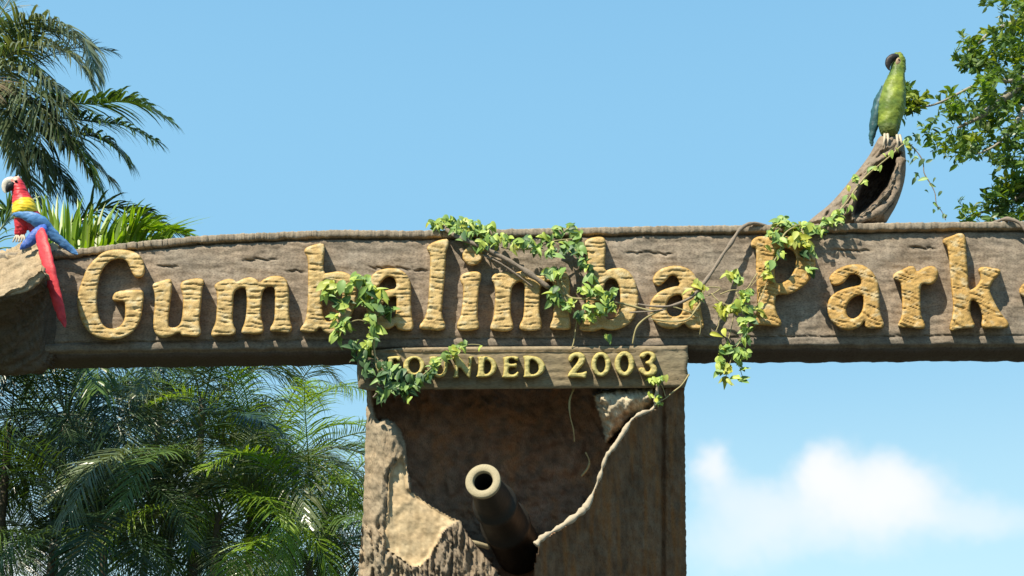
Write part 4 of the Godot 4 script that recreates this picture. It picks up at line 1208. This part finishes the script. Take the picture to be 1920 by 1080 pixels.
# ---------------------------------------------------------------- palms
func build_palms() -> void:
	# frond shapes: out along -Z, arching over
	var curves := [
		[Vector3(0, 0, 0), Vector3(0, 0.55, -0.55), Vector3(0.05, 0.75, -1.3), Vector3(0.1, 0.55, -2.0), Vector3(0.12, 0.05, -2.5)],
		[Vector3(0, 0, 0), Vector3(0, 0.75, -0.4), Vector3(-0.05, 1.25, -1.05), Vector3(-0.1, 1.3, -1.75), Vector3(-0.15, 0.95, -2.35)],
		[Vector3(0, 0, 0), Vector3(0, 0.35, -0.65), Vector3(-0.04, 0.35, -1.35), Vector3(-0.05, -0.05, -2.0), Vector3(-0.05, -0.65, -2.35)],
		[Vector3(0, 0, 0), Vector3(0, 0.95, -0.3), Vector3(0.1, 1.75, -0.8), Vector3(0.2, 2.25, -1.4), Vector3(0.25, 2.4, -1.95)],
	]
	for i in curves.size():
		frond_kinds.append(frond_mesh(curves[i], 78, 0.58, 0.019, 0.75, 0.9, 40 + i))
		frond_kinds.append(frond_mesh(curves[i], 70, 0.66, 0.018, 1.5, 0.8, 60 + i))
	# tall palm beyond the left edge, its crown above the log end
	var mix := [M.frond, M.frond_dark, M.frond_grey]
	var c := P(-30, 190, -4.5)
	palm("tall coconut palm behind the left end of the beam, crown above the red macaw", Vector3(c.x, 0, c.z), c.y, 9, 0.7, -0.4, 0.7, mix, 0.0, TAU, 0.13)
	# the fronds of its crown that stand out against the sky
	var tall: Node3D = get_child(get_child_count() - 1)
	for f in [
		[[-30, 190, -4.5, 20, 60, -4.3, 90, 38, -4.2, 150, 70, -4.1, 176, 130, -4.0], 66, 0.62, 0.034, 1.9, 0.75, M.frond_pale],
		[[-30, 190, -4.5, 10, 110, -4.2, 70, 85, -4.0, 130, 100, -3.9, 172, 150, -3.9], 60, 0.60, 0.032, 2.0, 0.75, M.frond_pale],
		[[-30, 200, -4.5, 40, 190, -4.3, 110, 192, -4.1, 180, 195, -4.0, 250, 190, -3.9, 312, 222, -3.8], 70, 0.55, 0.034, 1.2, 0.85, M.frond],
		[[-30, 200, -4.5, 60, 215, -4.4, 150, 225, -4.2, 230, 235, -4.1, 290, 262, -4.0], 60, 0.5, 0.032, 1.5, 0.85, M.frond],
		[[-30, 210, -4.5, 30, 215, -4.2, 90, 240, -4.0, 140, 280, -3.9, 165, 320, -3.9], 60, 0.6, 0.032, 1.6, 0.8, M.frond_grey],
		[[-30, 200, -4.5, 0, 160, -4.0, 60, 170, -3.8, 110, 200, -3.7, 140, 240, -3.7], 56, 0.6, 0.032, 1.8, 0.8, M.frond_grey],
		[[-30, 210, -4.5, 20, 240, -4.2, 60, 290, -4.1, 90, 345, -4.1], 52, 0.6, 0.032, 1.3, 0.8, M.frond_grey],
		[[-30, 205, -4.6, 40, 225, -4.6, 110, 265, -4.5, 170, 300, -4.4, 215, 345, -4.4], 52, 0.5, 0.030, 1.4, 0.8, M.frond_pale],
		[[-30, 195, -4.3, 10, 165, -4.0, 50, 190, -3.8, 75, 260, -3.7, 85, 330, -3.7], 60, 0.62, 0.028, 2.0, 0.8, M.frond_grey],
		[[-30, 200, -4.3, 30, 180, -4.0, 80, 205, -3.8, 120, 255, -3.7], 60, 0.66, 0.028, 2.2, 0.8, M.frond_pale],
		[[-40, 180, -4.3, -5, 175, -4.0, 20, 215, -3.8, 32, 290, -3.7], 56, 0.6, 0.028, 1.8, 0.8, M.frond_grey],
		[[-30, 215, -4.6, 60, 245, -4.5, 140, 250, -4.3, 200, 262, -4.2, 240, 300, -4.2], 64, 0.55, 0.034, 1.6, 0.85, M.frond],
		[[-30, 150, -4.7, 30, 90, -4.6, 100, 55, -4.5, 150, 75, -4.4, 178, 112, -4.4], 66, 0.58, 0.03, 2.0, 0.8, M.frond_pale],
		[[-30, 150, -4.3, 30, 130, -4.1, 90, 150, -4.0, 130, 190, -3.9], 60, 0.55, 0.034, 1.9, 0.8, M.frond_pale],
		[[-30, 260, -4.3, 30, 280, -4.2, 90, 310, -4.1, 130, 360, -4.1], 56, 0.55, 0.036, 1.5, 0.8, M.frond_grey],
		[[-40, 220, -4.2, 0, 235, -4.0, 30, 290, -3.9, 40, 360, -3.9], 54, 0.5, 0.026, 1.8, 0.8, M.frond_pale],
		[[-40, 235, -4.5, 40, 262, -4.4, 100, 310, -4.3, 140, 375, -4.2], 58, 0.5, 0.026, 1.6, 0.8, M.frond],
		[[-40, 240, -4.6, 30, 300, -4.5, 60, 360, -4.4, 70, 410, -4.4], 54, 0.5, 0.026, 1.5, 0.8, M.frond_pale],
		[[-50, 120, -4.4, 0, 95, -4.3, 50, 110, -4.2, 85, 160, -4.1, 95, 215, -4.1], 60, 0.55, 0.026, 1.9, 0.8, M.frond],
		[[-40, 200, -4.0, 40, 205, -3.9, 110, 240, -3.8, 160, 300, -3.8, 185, 345, -3.8], 62, 0.5, 0.026, 1.7, 0.8, M.frond],
		[[-60, 100, -4.6, -30, 50, -4.6, 20, 45, -4.5, 60, 70, -4.4], 40, 0.55, 0.032, 1.6, 0.8, M.frond],
	]:
		var pts := pts3(f[0])
		for i in pts.size():
			pts[i] -= tall.position
		part("frond", frond_mesh(pts, f[1], f[2], f[3], f[4], f[5], rng.randi()), f[6], tall)
	# low palm just behind the beam: its broad lit leaflets stand up above the ledge
	var low := thing("palm_tree", "young palm with bright green upright leaflets showing above the beam right of the red macaw", "palm", "palms growing behind the arch")
	var lp := P(-70, 560, -1.4)
	low.position = Vector3(lp.x, 0, lp.z)
	var st := begin()
	tube(st, [Vector3.ZERO, Vector3(0.05, 1.6, 0), Vector3(-0.1, lp.y - 0.6, 0)], 0.11, 0.07, 9, 6, 0.15)
	part("trunk", done(st), M.palm_trunk, low)
	st = begin()
	var base := [-10, 470, 60, 478, 130, 476, 200, 468, 270, 458, 330, 448]
	for k in 76:
		var f := k / 75.0
		var x0 := lerpf(60.0, 318.0, f)
		var y0 := interp(base, x0) + rng.randf_range(-6, 4)
		var lean := lerpf(-10.0, 52.0, f) + rng.randf_range(-16, 16)
		var hgt := lerpf(126.0, 70.0, f) * rng.randf_range(0.72, 1.08)
		if f > 0.75:
			lean += 20.0
			hgt *= 0.8
		var z0 := -1.35 + rng.randf_range(-0.15, 0.15)
		var z1 := z0 + rng.randf_range(-0.25, 0.25)
		var p0 := P(x0, y0, z0)
		var last := []
		var tone := rng.randf_range(0.6, 1.25)
		var col := Color(tone * rng.randf_range(0.85, 1.15), tone, tone)
		for s in 7:
			var u := s / 6.0
			var q := P(x0 + lean * u * u, y0 - hgt * u + 10.0 * u * u, lerpf(z0, z1, u)) - low.position
			var w: float = 0.027 * [0.5, 0.85, 1.0, 0.95, 0.75, 0.45, 0.03][s]
			var side := Vector3(0.9, 0.15, 0.35).normalized()
			var row := [q - side * w, q + Vector3(0, 0, -0.4 * w), q + side * w]
			if s > 0:
				quad(st, last[0], row[0], row[1], last[1], col, col, col, col)
				quad(st, last[1], row[1], row[2], last[2], col, col, col, col)
			last = row
	part("frond", done(st, false), M.frond_lime, low, "lit frond with leaflets standing upright")
	for f in [[[-60, 560, -1.4, 150, 470, -1.5, 230, 420, -1.6, 290, 415, -1.6, 345, 440, -1.6], 50, 0.34, 0.03, 0.9, M.frond], [[-60, 560, -1.4, 120, 440, -1.7, 190, 390, -1.8, 260, 400, -1.9, 310, 430, -1.9], 50, 0.36, 0.03, 1.2, M.frond_dark], [[-60, 560, -1.4, -20, 460, -1.7, 20, 400, -1.8, -30, 400, -1.8], 40, 0.4, 0.03, 1.2, M.frond], [[-60, 560, -1.4, 200, 470, -1.3, 260, 432, -1.3, 350, 436, -1.3], 50, 0.3, 0.028, 0.6, M.frond_lime]]:
		var pts := pts3(f[0])
		for i in pts.size():
			pts[i] -= low.position
		part("frond", frond_mesh(pts, f[1], f[2], f[3], f[4], 0.8, rng.randi()), f[5], low)
	# the thicket of palms seen under the beam
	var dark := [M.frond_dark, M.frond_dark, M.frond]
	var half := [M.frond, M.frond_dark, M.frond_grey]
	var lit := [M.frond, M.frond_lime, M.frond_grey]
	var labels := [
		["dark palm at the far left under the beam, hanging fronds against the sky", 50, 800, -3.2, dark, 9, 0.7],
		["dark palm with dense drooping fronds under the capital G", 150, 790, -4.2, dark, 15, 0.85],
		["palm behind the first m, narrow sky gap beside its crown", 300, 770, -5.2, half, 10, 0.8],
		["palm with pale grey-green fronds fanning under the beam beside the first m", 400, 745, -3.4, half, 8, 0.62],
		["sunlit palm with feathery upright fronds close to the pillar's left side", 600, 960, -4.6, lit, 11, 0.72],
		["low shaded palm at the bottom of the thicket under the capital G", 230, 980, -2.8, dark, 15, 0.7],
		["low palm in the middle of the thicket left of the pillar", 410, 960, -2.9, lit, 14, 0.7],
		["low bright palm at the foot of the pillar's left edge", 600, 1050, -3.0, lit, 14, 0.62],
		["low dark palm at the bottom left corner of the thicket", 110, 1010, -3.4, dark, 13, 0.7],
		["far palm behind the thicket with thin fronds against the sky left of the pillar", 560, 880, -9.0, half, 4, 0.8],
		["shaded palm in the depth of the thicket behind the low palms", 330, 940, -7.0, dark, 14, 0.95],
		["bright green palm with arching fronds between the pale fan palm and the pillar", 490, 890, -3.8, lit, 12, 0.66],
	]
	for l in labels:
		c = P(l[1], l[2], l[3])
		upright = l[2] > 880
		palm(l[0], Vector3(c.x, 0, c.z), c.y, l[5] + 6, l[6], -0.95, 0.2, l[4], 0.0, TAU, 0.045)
	# a few dead fronds hang inside the thicket
	var n_dead := 0
	for o in get_children():
		if String(o.name).begins_with("palm_tree") and n_dead < 3 and rng.randf() < 0.6:
			n_dead += 1
			var f := part("frond", frond_kinds[rng.randi() % frond_kinds.size()], M.frond_dry, o, "dry brown hanging frond")
			var top: float = o.get_node("trunk").mesh.get_aabb().end.y
			f.transform = Transform3D((Basis(Vector3.UP, rng.randf_range(2.4, 3.9)) * Basis(Vector3.RIGHT, -1.25)).scaled(Vector3.ONE * 0.7), Vector3(0, top - 0.2, 0))
	for l in [["far palm top low in the sky close to the pillar's right side", 1308, 1075, -22.0]]:
		c = P(l[1], l[2], l[3])
		palm(l[0], Vector3(c.x, 0, c.z), c.y - 0.75, 13, 0.36, -0.5, 0.6, half)
	c = P(1386, 1100, -20.0)
	palm("far slender palm shoot with one upright frond right of the pillar", Vector3(c.x, 0, c.z), c.y - 1.75, 4, 0.6, 0.5, 0.9, half)

# ---------------------------------------------------------------- broadleaf tree on the right
func build_tree() -> void:
	var o := thing("broadleaf_tree", "leafy tree with small leaves and pale branches behind the green macaw", "tree")
	var foot := P(2240, 700, -3.2)
	o.position = Vector3(foot.x, 0, foot.z)
	var limb := func(list: Array, r0: float, r1: float, m: Material, called: String) -> void:
		var pts := pts3(list)
		for i in pts.size():
			pts[i] -= o.position
		var s := begin()
		tube(s, pts, r0, r1, 8, 6, 0.3)
		part(called, done(s), m, o)
	var s0 := begin()
	var fork := P(2230, 330, -3.2) - o.position
	tube(s0, [Vector3.ZERO, Vector3(0.1, fork.y * 0.5, 0.05), fork], 0.26, 0.17, 12, 8, 0.2)
	part("trunk", done(s0), M.trunk, o)
	limb.call([2230, 330, -3.2, 2080, 180, -3.0, 1960, 130, -2.9, 1890, 178, -2.8, 1838, 218, -2.7, 1795, 240, -2.7], 0.10, 0.012, M.branch, "branch")
	limb.call([1985, 140, -2.9, 1900, 152, -2.9, 1850, 150, -2.9, 1812, 168, -2.9, 1752, 196, -2.9, 1712, 200, -2.9], 0.03, 0.007, M.branch, "branch")
	limb.call([2090, 190, -3.0, 1990, 60, -3.3, 1920, 40, -3.4, 1860, 60, -3.4, 1815, 100, -3.4], 0.07, 0.01, M.branch, "branch")
	limb.call([2100, 200, -3.0, 2020, 290, -3.0, 1940, 350, -3.0, 1880, 385, -3.0, 1815, 405, -3.0], 0.06, 0.008, M.branch, "branch")
	limb.call([1960, 130, -2.9, 1905, 230, -2.6, 1870, 270, -2.5, 1830, 290, -2.5], 0.03, 0.007, M.branch, "branch")
	limb.call([2090, 190, -3.0, 2000, 20, -2.9, 1920, -40, -2.9, 1850, -60, -2.9], 0.06, 0.01, M.branch, "branch")
	# sprigs: a twig with a dozen leaves
	var kinds := []
	for k in 6:
		var g := RandomNumberGenerator.new()
		g.seed = 500 + k
		var st := begin()
		tube(st, [Vector3.ZERO, Vector3(0.02, 0.10, 0), Vector3(-0.01, 0.22, 0.02)], 0.004, 0.002, 4, 2, 0.0, Color(1.2, 1.1, 1.1), false)
		for i in 13:
			var f := i / 12.0
			var at := Vector3(0, 0.03 + 0.2 * f, 0.01 * f)
			var d := Vector3(g.randf_range(-1, 1), g.randf_range(-0.35, 0.9), g.randf_range(-1, 1)).normalized()
			var n := Vector3(g.randf_range(-0.8, 0.8), 1.0, g.randf_range(-0.8, 0.8))
			n = (n - d * n.dot(d)).normalized()
			var x := d.cross(n)
			var ln := g.randf_range(0.075, 0.125)
			var w := ln * 0.23
			var tone := g.randf_range(0.7, 1.3)
			var c := Color(tone * g.randf_range(0.9, 1.15), tone, tone)
			var a := at
			var b1 := at + d * ln * 0.3 - x * w * 0.9 + n * 0.006
			var b2 := at + d * ln * 0.3 + x * w * 0.9 + n * 0.006
			var m1 := at + d * ln * 0.45
			var c1 := at + d * ln * 0.65 - x * w * 0.85 + n * 0.004
			var c2 := at + d * ln * 0.65 + x * w * 0.85 + n * 0.004
			var e := at + d * ln - n * 0.015
			for q in [[a, b1, m1], [a, m1, b2], [b1, c1, m1], [m1, c2, b2], [c1, e, m1], [m1, e, c2]]:
				tri(st, q[0], q[1], q[2], c, c, c)
		kinds.append(done(st, false))
	# where foliage stands: outlines and depth of each mass
	var masses := [
		[pv([1836, 0, 1850, 30, 1838, 70, 1852, 110, 1835, 165, 1790, 180, 1756, 212, 1738, 245, 1760, 285, 1800, 300, 1850, 296, 1885, 312, 1930, 335, 1990, 330, 1990, 0]), 235, -3.6, -2.3],
		[pv([1792, 80, 1830, 70, 1850, 120, 1800, 140]), 22, -3.5, -3.2],
		[pv([1795, 395, 1830, 376, 1850, 372, 1880, 345, 1925, 330, 1990, 330, 1990, 425, 1900, 410, 1850, 412, 1800, 410]), 80, -3.3, -2.7],
		[pv([1698, 172, 1718, 172, 1728, 196, 1716, 212, 1696, 214]), 14, -3.0, -2.8],
		[pv([1860, -200, 2400, -260, 2500, 400, 2000, 420, 1960, 0, 1870, -20]), 120, -4.2, -2.0],
	]
	for m in masses:
		var box := Rect2(m[0][0], Vector2.ZERO)
		for q in m[0]:
			box = box.expand(q)
		var placed := 0
		var tries := 0
		while placed < m[1] and tries < 20000:
			tries += 1
			var p := Vector2(rng.randf_range(box.position.x, box.end.x), rng.randf_range(box.position.y, box.end.y))
			if not Geometry2D.is_point_in_polygon(p, m[0]):
				continue
			if m[1] > 20 and nz.get_noise_2d(p.x * 2.6 + 60.0, p.y * 2.6) < -0.22:
				continue
			placed += 1
			var pos := P(p.x, p.y, rng.randf_range(m[2], m[3]))
			var roll := rng.randf()
			var light := nz.get_noise_2d(p.x * 1.8 + 900.0, p.y * 1.8)
			var mat: Material = M.leaf_a if roll + light * 0.8 < 0.5 else (M.leaf_b if roll + light * 0.8 < 0.9 else M.leaf_c)
			var s := part("sprig", kinds[rng.randi() % 6], mat, o)
			var b := Basis(Vector3.UP, rng.randf() * TAU) * Basis(Vector3.RIGHT, rng.randf_range(-1.9, 1.2))
			s.transform = Transform3D(b.scaled(Vector3.ONE * rng.randf_range(0.8, 1.25)), pos - o.position - b.y * 0.1)
